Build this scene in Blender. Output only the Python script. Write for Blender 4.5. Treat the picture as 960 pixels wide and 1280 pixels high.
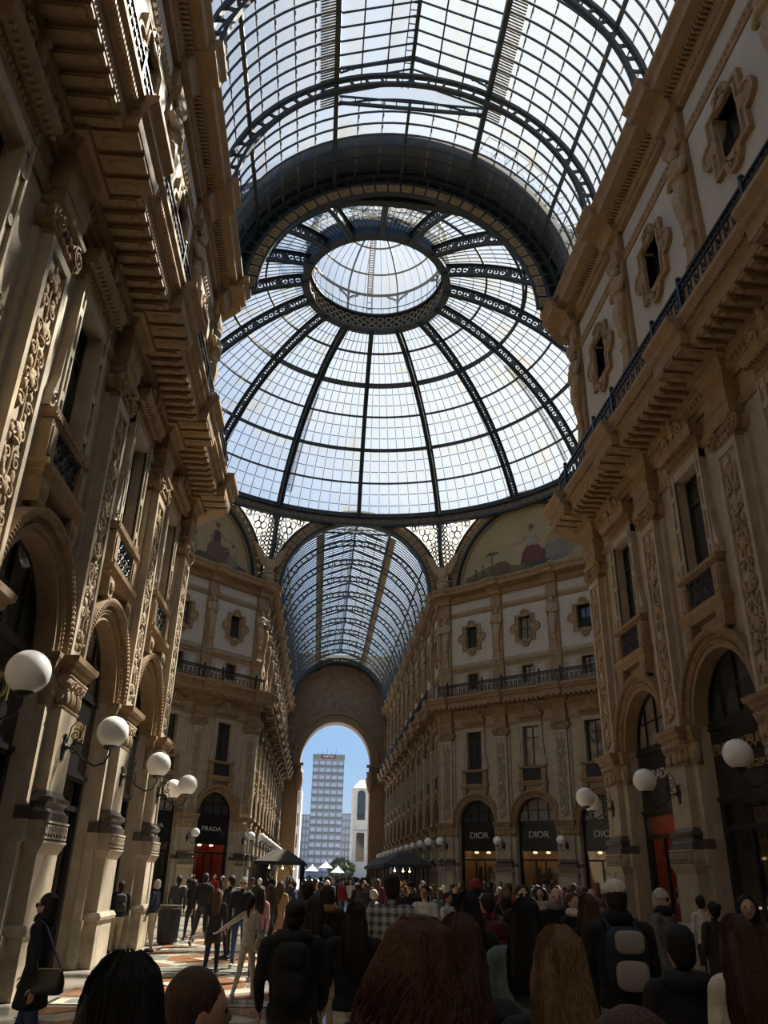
import bpy, bmesh, math, random
from mathutils import Vector, Matrix, Euler, noise
R_ = math.radians
random.seed(11)
S = bpy.context.scene
for o in list(bpy.data.objects): bpy.data.objects.remove(o)
COL = S.collection

# ------------------------------------------------------------------ camera
F_PX, YAW, PITCH, ROLL = 984.9, -0.0705, 0.4327, 0.0244
CAM = Vector((-2.32, 0.0, 2.08))
fwd = Vector((-math.sin(YAW)*math.cos(PITCH), math.cos(YAW)*math.cos(PITCH), math.sin(PITCH)))
rt0 = Vector((math.cos(YAW), math.sin(YAW), 0)); up0 = rt0.cross(fwd)
RT = math.cos(ROLL)*rt0+math.sin(ROLL)*up0; UP = -math.sin(ROLL)*rt0+math.cos(ROLL)*up0
cd = bpy.data.cameras.new('camera'); co = bpy.data.objects.new('camera', cd); COL.objects.link(co)
cd.sensor_fit = 'HORIZONTAL'; cd.sensor_width = 36; cd.lens = 36*F_PX/960; cd.clip_start = .1; cd.clip_end = 2000
co.matrix_world = Matrix(((RT.x, UP.x, -fwd.x, CAM.x), (RT.y, UP.y, -fwd.y, CAM.y), (RT.z, UP.z, -fwd.z, CAM.z), (0, 0, 0, 1)))
S.camera = co
def at_z(px, py, z):                      # pixel of the photograph -> point at height z
    d = fwd+RT*((px-480)/F_PX)+UP*((640-py)/F_PX)
    return CAM+d*((z-CAM.z)/d.z)

# ------------------------------------------------------------------ sky, sun, exposure
SUN_EL, SUN_AZ = R_(52), R_(46)            # azimuth measured from +X towards +Y
sd = Vector((math.cos(SUN_EL)*math.cos(SUN_AZ), math.cos(SUN_EL)*math.sin(SUN_AZ), math.sin(SUN_EL)))
w = bpy.data.worlds.new('world'); S.world = w; w.use_nodes = True
nt = w.node_tree; nt.nodes.clear()
def N(t, **k):
    n = nt.nodes.new(t)
    for a, b in k.items(): setattr(n, a, b)
    return n
wo = N('ShaderNodeOutputWorld'); bg = N('ShaderNodeBackground'); L = nt.links.new
tcw = N('ShaderNodeTexCoord'); sep = N('ShaderNodeSeparateXYZ'); L(tcw.outputs['Generated'], sep.inputs['Vector'])
grd = N('ShaderNodeValToRGB'); cr = grd.color_ramp; cr.elements[0].color = (.60, .77, .95, 1); cr.elements[1].color = (.12, .30, .74, 1)
e_ = cr.elements.new(.14); e_.color = (.37, .62, .96, 1); e_ = cr.elements.new(.5); e_.color = (.24, .47, .88, 1)
L(sep.outputs['Z'], grd.inputs['Fac'])
mpw = N('ShaderNodeMapping'); mpw.inputs['Scale'].default_value = (1.3, 1.3, 2.6); mpw.inputs['Location'].default_value = (.35, .1, 0)
nz = N('ShaderNodeTexNoise'); nz.inputs['Scale'].default_value = 2.0; nz.inputs['Detail'].default_value = 7; nz.inputs['Roughness'].default_value = .56
rmp = N('ShaderNodeValToRGB'); rmp.color_ramp.elements[0].position = .48; rmp.color_ramp.elements[1].position = .74
L(tcw.outputs['Generated'], mpw.inputs['Vector']); L(mpw.outputs['Vector'], nz.inputs['Vector']); L(nz.outputs['Fac'], rmp.inputs['Fac'])
# thin bright haze gathers around the sun
dt_ = N('ShaderNodeVectorMath', operation='DOT_PRODUCT'); dt_.inputs[1].default_value = tuple(sd); L(tcw.outputs['Generated'], dt_.inputs[0])
mr = N('ShaderNodeMapRange'); mr.inputs['From Min'].default_value = .55; mr.inputs['From Max'].default_value = 1.0; L(dt_.outputs['Value'], mr.inputs['Value'])
mxs = N('ShaderNodeMixRGB'); mxs.inputs['Color2'].default_value = (.85, .93, 1.02, 1); L(mr.outputs['Result'], mxs.inputs['Fac']); L(grd.outputs['Color'], mxs.inputs['Color1'])
mxw = N('ShaderNodeMixRGB'); mxw.inputs['Color2'].default_value = (.90, .95, 1.02, 1); L(mxs.outputs['Color'], mxw.inputs['Color1'])
low = N('ShaderNodeMapRange'); low.inputs['From Min'].default_value = .12; low.inputs['From Max'].default_value = .3; L(sep.outputs['Z'], low.inputs['Value'])
mul = N('ShaderNodeMath', operation='MULTIPLY'); L(rmp.outputs['Color'], mul.inputs[0]); L(low.outputs['Result'], mul.inputs[1]); L(mul.outputs['Value'], mxw.inputs['Fac'])
L(mxw.outputs['Color'], bg.inputs['Color']); L(bg.outputs['Background'], wo.inputs['Surface'])
bg.inputs['Strength'].default_value = .95
sl = bpy.data.lights.new('sun_offscreen', 'SUN'); sl.energy = 22; sl.angle = R_(.8); sl.color = (1, .92, .78)
so = bpy.data.objects.new('sun_offscreen', sl); COL.objects.link(so); so.rotation_euler = sd.to_track_quat('Z', 'Y').to_euler(); so.location = (20, 0, 60)
vs = S.view_settings; vs.view_transform = 'Standard'; vs.look = 'None'; vs.gamma = 1; vs.use_curve_mapping = False; vs.exposure = -.06

# ------------------------------------------------------------------ materials
MATS = {}
def mat(name, col, rough=.7, metal=0, var=0, scale=4, bump=0, bscale=30, emit=0, emcol=None, spec=.5, col2=None):
    if name in MATS: return MATS[name]
    m = bpy.data.materials.new(name); m.use_nodes = True; n = m.node_tree.nodes; l = m.node_tree.links
    b = n['Principled BSDF']; b.inputs['Base Color'].default_value = (*col, 1); b.inputs['Roughness'].default_value = rough; b.inputs['Metallic'].default_value = metal
    b.inputs['Specular IOR Level'].default_value = spec
    tc = n.new('ShaderNodeTexCoord')
    if var or col2:
        z = n.new('ShaderNodeTexNoise'); z.inputs['Scale'].default_value = scale; z.inputs['Detail'].default_value = 6; z.inputs['Roughness'].default_value = .65
        l.new(tc.outputs['Object'], z.inputs['Vector'])
        rp = n.new('ShaderNodeValToRGB'); rp.color_ramp.elements[0].position = .35; rp.color_ramp.elements[1].position = .68
        c2 = col2 if col2 else tuple(min(1, c*(1+var)) for c in col); c1 = col if col2 else tuple(c*(1-var) for c in col)
        rp.color_ramp.elements[0].color = (*c1, 1); rp.color_ramp.elements[1].color = (*c2, 1)
        l.new(z.outputs['Fac'], rp.inputs['Fac']); l.new(rp.outputs['Color'], b.inputs['Base Color'])
    if bump:
        z2 = n.new('ShaderNodeTexNoise'); z2.inputs['Scale'].default_value = bscale; z2.inputs['Detail'].default_value = 5
        l.new(tc.outputs['Object'], z2.inputs['Vector'])
        bp = n.new('ShaderNodeBump'); bp.inputs['Strength'].default_value = bump; bp.inputs['Distance'].default_value = .03
        l.new(z2.outputs['Fac'], bp.inputs['Height']); l.new(bp.outputs['Normal'], b.inputs['Normal'])
    if emit:
        b.inputs['Emission Color'].default_value = (*(emcol or col), 1); b.inputs['Emission Strength'].default_value = emit
    MATS[name] = m; return m
STONE = mat('cream_stone', (.36, .295, .21), .75, var=.16, scale=2.2, bump=.15)
TRIM = mat('ochre_stone', (.255, .168, .086), .75, var=.2, scale=3, bump=.25, bscale=22)
RELIEF = mat('carved_stone', (.31, .218, .124), .8, var=.22, scale=9, bump=.3, bscale=40)
PLASTER = mat('white_plaster', (.42, .372, .308), .85, var=.07, scale=1.5, bump=.05)
PLINTH = mat('plinth_stone', (.33, .27, .19), .6, var=.3, scale=3, bump=.15)
DARKST = mat('dark_marble', (.075, .06, .045), .35, var=.3, scale=6)
IRON = mat('black_iron', (.018, .018, .02), .5, .4, var=.2, scale=8)
RIBM = mat('painted_roof_iron', (.03, .04, .045), .6, .2, var=.3, scale=5)
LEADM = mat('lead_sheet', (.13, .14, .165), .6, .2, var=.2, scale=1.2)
PUTTY = mat('old_putty', (.20, .15, .09), .9, var=.3, scale=7)
SHOPBLK = mat('black_lacquer', (.010, .010, .012), .25, 0)
BRONZE = mat('dark_bronze_frame', (.045, .034, .024), .45, .5, var=.2)
GOLD = mat('brass_letter', (.55, .42, .20), .35, .8)
SILV = mat('pale_letter', (.50, .47, .42), .4, .2)
OPAL = mat('opal_glass', (.82, .81, .78), .25)
WARM = mat('shop_lamp', (1, .8, .5), .5, emit=6, emcol=(1, .66, .32))
REDW = mat('red_lacquer_wall', (.38, .035, .015), .45, var=.1)
WARMW = mat('honey_wall', (.48, .33, .18), .7, var=.15)
SHOPIN = mat('shop_dark_wall', (.10, .08, .06), .8, var=.2)
PAINTSKY = mat('mural_sky', (.30, .23, .12), .85, var=.12, scale=.5)
FLOORB = mat('floor_grout', (.25, .22, .18), .3, var=.1)
MCREAM = mat('cream_marble', (.62, .55, .43), .16, var=.12, scale=5)
MTERRA = mat('terracotta_marble', (.31, .145, .075), .2, var=.25, scale=6)
MGREY = mat('grey_marble', (.24, .24, .215), .17, var=.3, scale=5)
MDARK = mat('black_marble', (.05, .045, .04), .17, var=.3, scale=6)
SKIN = mat('skin', (.45, .27, .19), .55); 
def glass_roof(name, t, tint=(.90, .93, .96), tr=.25):
    m = bpy.data.materials.new(name); m.use_nodes = True; n = m.node_tree.nodes; l = m.node_tree.links; n.clear()
    out = n.new('ShaderNodeOutputMaterial'); a = n.new('ShaderNodeBsdfTransparent'); a.inputs['Color'].default_value = (*[t*c for c in tint], 1)
    b = n.new('ShaderNodeBsdfTranslucent'); mx = n.new('ShaderNodeMixShader')
    tc = n.new('ShaderNodeTexCoord'); z = n.new('ShaderNodeTexNoise'); z.inputs['Scale'].default_value = .55; z.inputs['Detail'].default_value = 5
    l.new(tc.outputs['Object'], z.inputs['Vector'])
    rp = n.new('ShaderNodeValToRGB'); rp.color_ramp.elements[0].position = .3; rp.color_ramp.elements[1].position = .75
    rp.color_ramp.elements[0].color = (.80, .84, .88, 1); rp.color_ramp.elements[1].color = (.86, .78, .60, 1)
    l.new(z.outputs['Fac'], rp.inputs['Fac']); l.new(rp.outputs['Color'], b.inputs['Color'])
    mx.inputs['Fac'].default_value = tr
    z3 = n.new('ShaderNodeTexNoise'); z3.inputs['Scale'].default_value = .42; z3.inputs['Detail'].default_value = 7; z3.inputs['Roughness'].default_value = .7
    ad = n.new('ShaderNodeVectorMath'); ad.operation = 'ADD'; ad.inputs[1].default_value = (13, 7, 3); l.new(tc.outputs['Object'], ad.inputs[0]); mz = n.new('ShaderNodeMapping'); mz.inputs['Scale'].default_value = (1, 1, .35); l.new(ad.outputs['Vector'], mz.inputs['Vector']); l.new(mz.outputs['Vector'], z3.inputs['Vector'])
    r3 = n.new('ShaderNodeValToRGB'); r3.color_ramp.elements[0].position = .5; r3.color_ramp.elements[1].position = .8; r3.color_ramp.elements[0].color = (*[t*c for c in tint], 1); r3.color_ramp.elements[1].color = (t*.90, t*.80, t*.62, 1)
    l.new(z3.outputs['Fac'], r3.inputs['Fac']); l.new(r3.outputs['Color'], a.inputs['Color'])
    l.new(a.outputs['BSDF'], mx.inputs[1]); l.new(b.outputs['BSDF'], mx.inputs[2]); l.new(mx.outputs['Shader'], out.inputs['Surface'])
    return m
RGLASS = glass_roof('dusty_roof_glass', .97, tr=.045)
ROSEG = glass_roof('amber_rose_glass', .9, (1, .82, .52), .3)
def glass_win(name, col=(.03, .035, .04), rough=.04):
    m = mat(name, col, rough, 0, spec=.8); return m
WGLASS = glass_win('dark_window_glass')
WGLASS2 = mat('curtained_window_glass', (.20, .18, .15), .08, var=.25, scale=1.5, spec=.7)
def clear_glass(name, fac=.9):
    m = bpy.data.materials.new(name); m.use_nodes = True; n = m.node_tree.nodes; l = m.node_tree.links; n.clear()
    out = n.new('ShaderNodeOutputMaterial'); a = n.new('ShaderNodeBsdfTransparent'); a.inputs['Color'].default_value = (.85, .85, .83, 1)
    g = n.new('ShaderNodeBsdfGlossy'); g.inputs['Roughness'].default_value = .03; mx = n.new('ShaderNodeMixShader'); mx.inputs['Fac'].default_value = 1-fac
    l.new(a.outputs['BSDF'], mx.inputs[1]); l.new(g.outputs['BSDF'], mx.inputs[2]); l.new(mx.outputs['Shader'], out.inputs['Surface']); return m
SGLASS = clear_glass('shop_glass')

# ------------------------------------------------------------------ mesh builder
class MB:
    def __init__(s): s.v = []; s.f = []; s.m = []; s.cur = 0
    def add(s, vs_, fs, M=None):
        o = len(s.v)
        for p in vs_:
            p = Vector(p); s.v.append(M@p if M else p)
        for f in fs: s.f.append(tuple(o+i for i in f)); s.m.append(s.cur)
        return s
    def box(s, x0, x1, y0, y1, z0, z1, M=None):
        return s.add([(x, y, z) for z in (z0, z1) for y in (y0, y1) for x in (x0, x1)], [(0, 2, 3, 1), (4, 5, 7, 6), (0, 1, 5, 4), (2, 6, 7, 3), (0, 4, 6, 2), (1, 3, 7, 5)], M)
    def beam(s, a, b, w_, h_=None, up=(0, 0, 1)):
        a = Vector(a); b = Vector(b); d = (b-a); ln = d.length
        if ln < 1e-6: return s
        d.normalize(); u = Vector(up)
        if abs(d.dot(u)) > .98: u = Vector((0, 1, 0)) if abs(d.y) < .9 else Vector((1, 0, 0))
        x = d.cross(u).normalized(); z = x.cross(d); h_ = h_ or w_
        M = Matrix(((x.x, d.x, z.x, a.x), (x.y, d.y, z.y, a.y), (x.z, d.z, z.z, a.z), (0, 0, 0, 1)))
        return s.box(-w_/2, w_/2, 0, ln, -h_/2, h_/2, M)
    def sweep(s, prof, u0, u1, m0=0, m1=0):
        # prof: [(v,z)..] closed polygon swept along u; ends mitred by m*v
        n = len(prof)
        vs_ = [(u0-m0*v, v, z) for v, z in prof]+[(u1+m1*v, v, z) for v, z in prof]
        fs = [(i, (i+1) % n, n+(i+1) % n, n+i) for i in range(n)]
        fs += [tuple(range(n))[::-1], tuple(range(n, 2*n))]
        return s.add(vs_, fs)
    def frame_sweep(s, prof, w2, v0, z0):  # a moulding returned round a block of half width w2 (prof = (proj, z))
        for k in range(len(prof)-1):
            (p0, a), (p1, b) = prof[k], prof[k+1]
            q = [(-w2-p0, v0, z0+a), (w2+p0, v0, z0+a), (w2+p0, p0, z0+a), (-w2-p0, p0, z0+a), (-w2-p1, v0, z0+b), (w2+p1, v0, z0+b), (w2+p1, p1, z0+b), (-w2-p1, p1, z0+b)]
            s.add(q, [(0, 1, 2, 3)[::-1] if False else (0, 3, 2, 1)[::1], (4, 5, 6, 7), (3, 7, 6, 2)[::-1], (0, 4, 7, 3)[::-1], (2, 6, 5, 1)[::-1], (1, 5, 4, 0)[::-1]])
        return s
    def arc_band(s, r0, r1, y0, y1, cx=0, cz=0, a0=0, a1=math.pi, n=24):
        vs_ = []
        for i in range(n+1):
            a = a0+(a1-a0)*i/n; c, t = math.cos(a), math.sin(a)
            vs_ += [(cx+r0*c, y0, cz+r0*t), (cx+r1*c, y0, cz+r1*t), (cx+r1*c, y1, cz+r1*t), (cx+r0*c, y1, cz+r0*t)]
        fs = []
        for i in range(n):
            b = i*4; e = b+4
            for k in range(4): fs.append((b+k, b+(k+1) % 4, e+(k+1) % 4, e+k))
        if abs(a1-a0) < 6.28: fs += [(3, 2, 1, 0), (n*4, n*4+1, n*4+2, n*4+3)]
        return s.add(vs_, fs)
    def lathe(s, prof, n=16, M=None, sx=1, sy=1):
        vs_ = []; fs = []
        for r, z in prof:
            for k in range(n): a = 2*math.pi*k/n; vs_.append((r*math.cos(a)*sx, r*math.sin(a)*sy, z))
        for j in range(len(prof)-1):
            for k in range(n): fs.append((j*n+k, j*n+(k+1) % n, (j+1)*n+(k+1) % n, (j+1)*n+k))
        fs.append(tuple(range(n))[::-1]); fs.append(tuple((len(prof)-1)*n+k for k in range(n)))
        return s.add(vs_, fs, M)
    def sphere(s, c, r, n=12, m=8, sc=(1, 1, 1), M=None):
        c = Vector(c); T = Matrix.Translation(c)@Matrix.Diagonal((r*sc[0], r*sc[1], r*sc[2], 1))
        if M: T = M@T
        vs_ = [(0, 0, -1)]; fs = []
        for j in range(1, m):
            p = math.pi*j/m-math.pi/2
            for k in range(n): a = 2*math.pi*k/n; vs_.append((math.cos(p)*math.cos(a), math.cos(p)*math.sin(a), math.sin(p)))
        vs_.append((0, 0, 1)); t = len(vs_)-1
        for k in range(n):
            fs.append((0, 1+(k+1) % n, 1+k)); fs.append((t, 1+(m-2)*n+k, 1+(m-2)*n+(k+1) % n))
            for j in range(m-2): b = 1+j*n; fs.append((b+k, b+(k+1) % n, b+n+(k+1) % n, b+n+k))
        return s.add(vs_, fs, T)
    def tube(s, pts, r, n=6, M=None, flat=1, closed=False):
        pts = [Vector(p) for p in pts]; k = len(pts); vs_ = []; fs = []
        rr = r if isinstance(r, (list, tuple)) else [r]*k
        pv = None
        for i, p in enumerate(pts):
            d = (pts[min(i+1, k-1)]-pts[max(i-1, 0)])
            d = d.normalized() if d.length > 1e-9 else Vector((0, 0, 1))
            if pv is None:
                u = Vector((0, 0, 1)) if abs(d.z) < .9 else Vector((1, 0, 0)); x = d.cross(u).normalized()
            else:
                x = (pv-d*pv.dot(d)); x = x.normalized() if x.length > 1e-6 else pv
            pv = x; y = d.cross(x)
            for j in range(n): a = 2*math.pi*j/n; vs_.append(p+(x*math.cos(a)+y*math.sin(a)*flat)*rr[i])
        for i in range(k-1):
            for j in range(n): fs.append((i*n+j, i*n+(j+1) % n, (i+1)*n+(j+1) % n, (i+1)*n+j))
        fs.append(tuple(range(n))[::-1]); fs.append(tuple((k-1)*n+j for j in range(n)))
        return s.add(vs_, fs, M)
    def prism(s, poly, y0, y1, M=None):   # polygon in xz, extruded in y
        n = len(poly); vs_ = [(x, y0, z) for x, z in poly]+[(x, y1, z) for x, z in poly]
        return s.add(vs_, [(i, (i+1) % n, n+(i+1) % n, n+i) for i in range(n)]+[tuple(range(n))[::-1], tuple(range(n, 2*n))], M)
    def flat(s, poly, z0, z1):            # polygon in xy, extruded in z
        n = len(poly); vs_ = [(x, y, z0) for x, y in poly]+[(x, y, z1) for x, y in poly]
        return s.add(vs_, [(i, (i+1) % n, n+(i+1) % n, n+i) for i in range(n)]+[tuple(range(n))[::-1], tuple(range(n, 2*n))])
    def mesh(s, name, mats, smooth=False, fix=True):
        me = bpy.data.meshes.new(name); me.from_pydata([tuple(p) for p in s.v], [], s.f)
        for m in (mats if isinstance(mats, (list, tuple)) else [mats]): me.materials.append(m)
        if any(s.m): me.polygons.foreach_set('material_index', s.m)
        if fix:
            b = bmesh.new(); b.from_mesh(me); bmesh.ops.recalc_face_normals(b, faces=b.faces); b.to_mesh(me); b.free()
        if smooth: me.polygons.foreach_set('use_smooth', [True]*len(me.polygons))
        me.update(); return me
def obj(name, me, parent=None, loc=None, rz=0, M=None):
    o = bpy.data.objects.new(name, me); COL.objects.link(o)
    if parent: o.parent = parent
    if loc is not None: o.location = loc
    if rz: o.rotation_euler.z = rz
    if M is not None: o.matrix_local = M
    return o
def tag(o, label=None, cat=None, group=None, kind=None):
    if label: o['label'] = label
    if cat: o['category'] = cat
    if group: o['group'] = group
    if kind: o['kind'] = kind
    return o
def thing(name, label, cat, loc=(0, 0, 0), rz=0, group=None):
    return tag(obj(name, None, None, loc, rz), label, cat, group)
def text_mesh(txt, size, mat_, depth=.02, xs=1):
    cu = bpy.data.curves.new('t', 'FONT'); cu.body = txt; cu.size = size; cu.extrude = depth; cu.align_x = 'CENTER'; cu.align_y = 'CENTER'
    o = bpy.data.objects.new('t', cu); COL.objects.link(o); dg = bpy.context.evaluated_depsgraph_get()
    me = bpy.data.meshes.new_from_object(o.evaluated_get(dg)); bpy.data.objects.remove(o)
    me.transform(Matrix.Diagonal((xs, 1, 1, 1))@Matrix.Identity(4)); me.transform(Matrix.Rotation(math.pi/2, 4, 'X'))
    me.materials.clear(); me.materials.append(mat_); return me

# ------------------------------------------------------------------ facade pieces (u along the wall, v out into the arcade, z up)
BAY = 5.2; ZS = 5.95; RA = 1.68
def scroll(mb, c, r, turns=1.6, s=1, w=.03, v=.0, a0=0, n=18):
    pts = []
    for i in range(n+1):
        t = i/n; rr = r*(1-.82*t); a = a0+s*t*turns*2*math.pi
        pts.append((c[0]+rr*math.cos(a), v, c[1]+rr*math.sin(a)))
    mb.tube(pts, [w*(1-.4*i/n) for i in range(n+1)], 5)
def wall_panel():                                   # one bay of wall with its three openings
    m = MB(); b = BAY/2; D = -.55
    def slab(u0, u1, z0, z1): m.box(u0, u1, D, 0, z0, z1)
    slab(-b, -RA, 0, ZS); slab(RA, b, 0, ZS)
    n = 20
    top = 8.0
    for sgn in (-1, 1):                             # spandrels
        arc = [(sgn*RA*math.cos(math.pi/2*i/n), ZS+RA*math.sin(math.pi/2*i/n)) for i in range(n+1)]
        for i in range(n):
            (x0, z0), (x1, z1) = arc[i], arc[i+1]
            m.add([(x0, 0, z0), (x1, 0, z1), (x1, 0, top), (x0, 0, top)], [(0, 1, 2, 3)])
            m.add([(x0, 0, z0), (x1, 0, z1), (x1, D, z1), (x0, D, z0)], [(0, 1, 2, 3)])
        slab(*sorted((sgn*RA, sgn*b)), ZS, top)
    slab(-b, -.72, top, 13.0); slab(.72, b, top, 13.0); slab(-.72, .72, top, 8.75); slab(-b, b, 13.0, 16.2)
    slab(-b, -.5, 16.2, 17.5); slab(.5, b, 16.2, 17.5); slab(-b, b, 17.5, 19.65)
    slab(-b, -.58, 19.65, 21.45); slab(.58, b, 19.65, 21.45); slab(-b, b, 21.45, 25.0)
    return m
def stepped(prof, w, v): return prof
P = {}
def part(name, mb, m, smooth=False): P[name] = mb.mesh(name, m, smooth)
def mould(mb, z0, z1, w2, v, prof):                 # block with stacked mouldings: prof = [(extra, frac)]
    for i in range(len(prof)-1):
        (e0, f0), (e1, f1) = prof[i], prof[i+1]
        a = z0+(z1-z0)*f0; b = z0+(z1-z0)*f1
        if b-a < 1e-5: continue
        mb.add([(-w2-e0, -.02, a), (w2+e0, -.02, a), (w2+e0, v+e0, a), (-w2-e0, v+e0, a), (-w2-e1, -.02, b), (w2+e1, -.02, b), (w2+e1, v+e1, b), (-w2-e1, v+e1, b)],
               [(0, 3, 2, 1), (4, 5, 6, 7), (3, 7, 6, 2), (0, 4, 7, 3), (2, 6, 5, 1), (1, 5, 4, 0)])
    return mb
# --- pier
m = MB(); mould(m, 0, 1.15, .72, .5, [(0, 0), (0, .84), (.06, .86), (.08, .92), (.02, 1)]); m.box(-.97, .97, -.02, .22, 0, 1.0); part('plinth', m, PLINTH)
m = MB(); m.box(-.64, .64, -.02, .44, 1.15, 2.42); mould(m, 2.3, 2.5, .64, .44, [(0, 0), (.05, .5), (.09, 1)]); m.box(-.96, .96, -.02, .18, 1.0, 2.5); part('pedestal', m, STONE)
m = MB(); m.box(-.72, .72, -.02, .52, 2.5, 2.88); m.box(-.96, .96, -.02, .24, 2.5, 2.88)
m.box(-.72, .72, .5, .545, 2.5, 2.53); m.box(-.72, .72, .5, .545, 2.84, 2.88)
for i in range(8):
    u = -.62+i*.177
    for q in ((0, .13, 2.57, 2.6), (0, .03, 2.57, 2.81), (0, .13, 2.78, 2.81), (.10, .13, 2.66, 2.81), (.06, .13, 2.66, 2.69)):
        m.box(u+q[0]-.03, u+q[1]-.03, .5, .55, q[2], q[3])
for sg in (-1, 1):
    for i in range(3):
        v = .08+i*.16
        m.box(*sorted((sg*.71, sg*.755)), v-.04, v+.08, 2.6, 2.78)
m.cur = 1; m.box(-.70, .70, .5, .526, 2.53, 2.84); part('key_band', m, [STONE, DARKST])
m = MB(); mould(m, 2.88, 3.42, .56, .36, [(.14, 0), (.14, .28), (.10, .30), (.05, .45), (.07, .55), (.12, .62), (.12, .78), (.04, .85), (0, 1)]); m.box(-.94, .94, -.02, .2, 2.88, 3.12); part('base_moulding', m, DARKST)
m = MB(); m.box(-.54, .54, -.02, .36, 3.42, 4.95); m.box(-.90, .90, -.02, .16, 3.12, 4.95); part('shaft', m, STONE)
m = MB(); mould(m, 4.95, 5.58, .52, .34, [(.03, 0), (.05, .05), (.01, .1), (.02, .5), (.1, .9), (.12, 1)]); m.box(-.92, .92, -.02, .19, 4.95, 5.58)
rnd = random.Random(3)
for i in range(5):
    u = -.42+i*.21
    m.sphere((u, .38+.02*(i % 2), 5.18), .1, 8, 6, (1, .55, 1.7)); scroll(m, (u, 5.44), .09, 1.2, 1 if i % 2 else -1, .02, .44, n=10)
for sg in (-1, 1):
    for v in (.08, .26): m.sphere((sg*.56, v, 5.2), .09, 8, 6, (.5, 1, 1.7))
    for k in range(2): m.sphere((sg*(.68+.16*k), .2, 5.25), .08, 8, 6, (1, .5, 2.2))
part('capital', m, RELIEF, True)
m = MB(); mould(m, 5.58, 5.95, .56, .38, [(.05, 0), (.05, .2), (.1, .3), (.12, .55), (.2, .7), (.22, 1)]); mould(m, 5.58, 5.95, .92, .18, [(.03, 0), (.06, .5), (.1, .75), (.11, 1)]); part('impost', m, TRIM)
m = MB(); m.box(-.52, .52, -.02, .26, 5.95, 12.2); m.box(-.70, .70, -.02, .12, 5.95, 12.2)
for (a, b, c, d) in ((-.52, -.38, 5.95, 12.2), (.38, .52, 5.95, 12.2), (-.38, .38, 5.95, 6.15), (-.38, .38, 12.0, 12.2)): m.box(a, b, .25, .33, c, d)
for sg in (-1, 1): m.box(*sorted((sg*.36, sg*.39)), .25, .30, 6.15, 12.0)
part('pilaster', m, STONE)
def relief(w2, z0, z1, v, seed, step=.5):           # candelabra relief: stem, leaves and scrolls
    m = MB(); rnd = random.Random(seed)
    n = int((z1-z0)/step); m.tube([(.03*math.sin(i*1.7), v, z0+(z1-z0)*i/(2*n)) for i in range(2*n+1)], .035, 5)
    for i in range(n):
        z = z0+step*(i+.5); k = i % 4
        if k == 0:
            m.sphere((0, v, z), .13, 8, 6, (1, .6, 1.3)); m.sphere((0, v+.03, z-.18), .1, 8, 5, (1.5, .5, .5))
        elif k == 2:
            m.lathe([(.04, -.16), (.14, -.08), (.16, .04), (.1, .1), (.17, .16)], 8, Matrix.Translation((0, v, z)), 1, .5)
        for sg in (-1, 1):
            scroll(m, (sg*w2*.55, z), w2*.42, 1.4, sg*(1 if i % 2 else -1), .035, v+.02, rnd.random()*6, 12)
            for q in range(2):
                a = rnd.random()*6.28; m.sphere((sg*w2*(.25+.5*rnd.random()), v, z+step*(rnd.random()-.5)), .06+.03*rnd.random(), 6, 5, (1, .7, 1.5))
    return m
part('relief', relief(.34, 6.25, 11.9, .28, 5), RELIEF, True)
m = MB(); mould(m, 12.2, 12.42, .5, .3, [(0, 0), (.05, .2), (.02, .4), (.02, 1)]); m.box(-.5, .5, -.02, .3, 12.4, 12.75)
for sg in (-1, 1):
    Mx = Matrix.Translation((sg*.52, .16, 12.56))@Matrix.Rotation(math.pi/2, 4, 'X')
    m.lathe([(.26, -.2), (.27, -.17), (.2, 0), (.27, .17), (.26, .22)], 18, Mx)
    scroll(m, (sg*.52, 12.56), .24, 2, sg, .03, .39, math.pi/2, 22); m.sphere((sg*.52, .40, 12.56), .06, 8, 6)
for i in range(4): m.sphere((-.3+.2*i, .33, 12.62), .08, 8, 6, (1, .8, 1.2))
for sg in (-1, 0, 1): m.sphere((sg*.2, .34, 12.34), .07, 8, 6, (1.2, .7, 1.2))
mould(m, 12.78, 12.95, .6, .36, [(0, 0), (.06, .5), (.08, 1)]); part('ionic_capital', m, TRIM, False)
m = MB(); mould(m, 12.95, 14.42, .55, .36, [(0, 0), (0, .2), (.03, .21), (.03, .4), (.07, .44), (.07, .5), (0, .52), (0, .85), (.06, .9), (.14, 1)]); part('entablature_block', m, TRIM)
CP = [(-.02, 14.42), (.34, 14.42), (.36, 14.62), (1.22, 14.66), (1.25, 15.0), (1.34, 15.06), (1.36, 15.2), (1.5, 15.36), (1.5, 15.5), (-.02, 15.5)]
m = MB(); m.sweep([(v+.26 if v > 0 else v, z-(.0 if v > 0 else 0)) for v, z in CP], -.85, .85)
part('cornice_break', m, TRIM)
m = MB()
m.box(-.12, .12, .3, 1.2, 14.56, 14.68); m.box(-.09, .09, .36, 1.1, 14.52, 14.57)
m.sphere((0, 1.0, 14.53), .1, 10, 6, (1, 1.2, .5)); m.sphere((0, .6, 14.54), .08, 10, 6, (1, 1.9, .4))
part('modillion', m, TRIM)
m = MB(); m.box(-.2, .2, .56, 1.46, 14.55, 14.68); m.sphere((0, 1.0, 14.55), .13, 10, 6, (1, 1.8, .35)); part('modillion_break', m, TRIM)
m = MB(); m.lathe([(.06, 0), (.3, .02), (.26, .05), (.1, .06)], 12, Matrix.Translation((0, .85, 14.62))@Matrix.Rotation(math.pi, 4, 'X')); part('rosette', m, TRIM)
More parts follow.
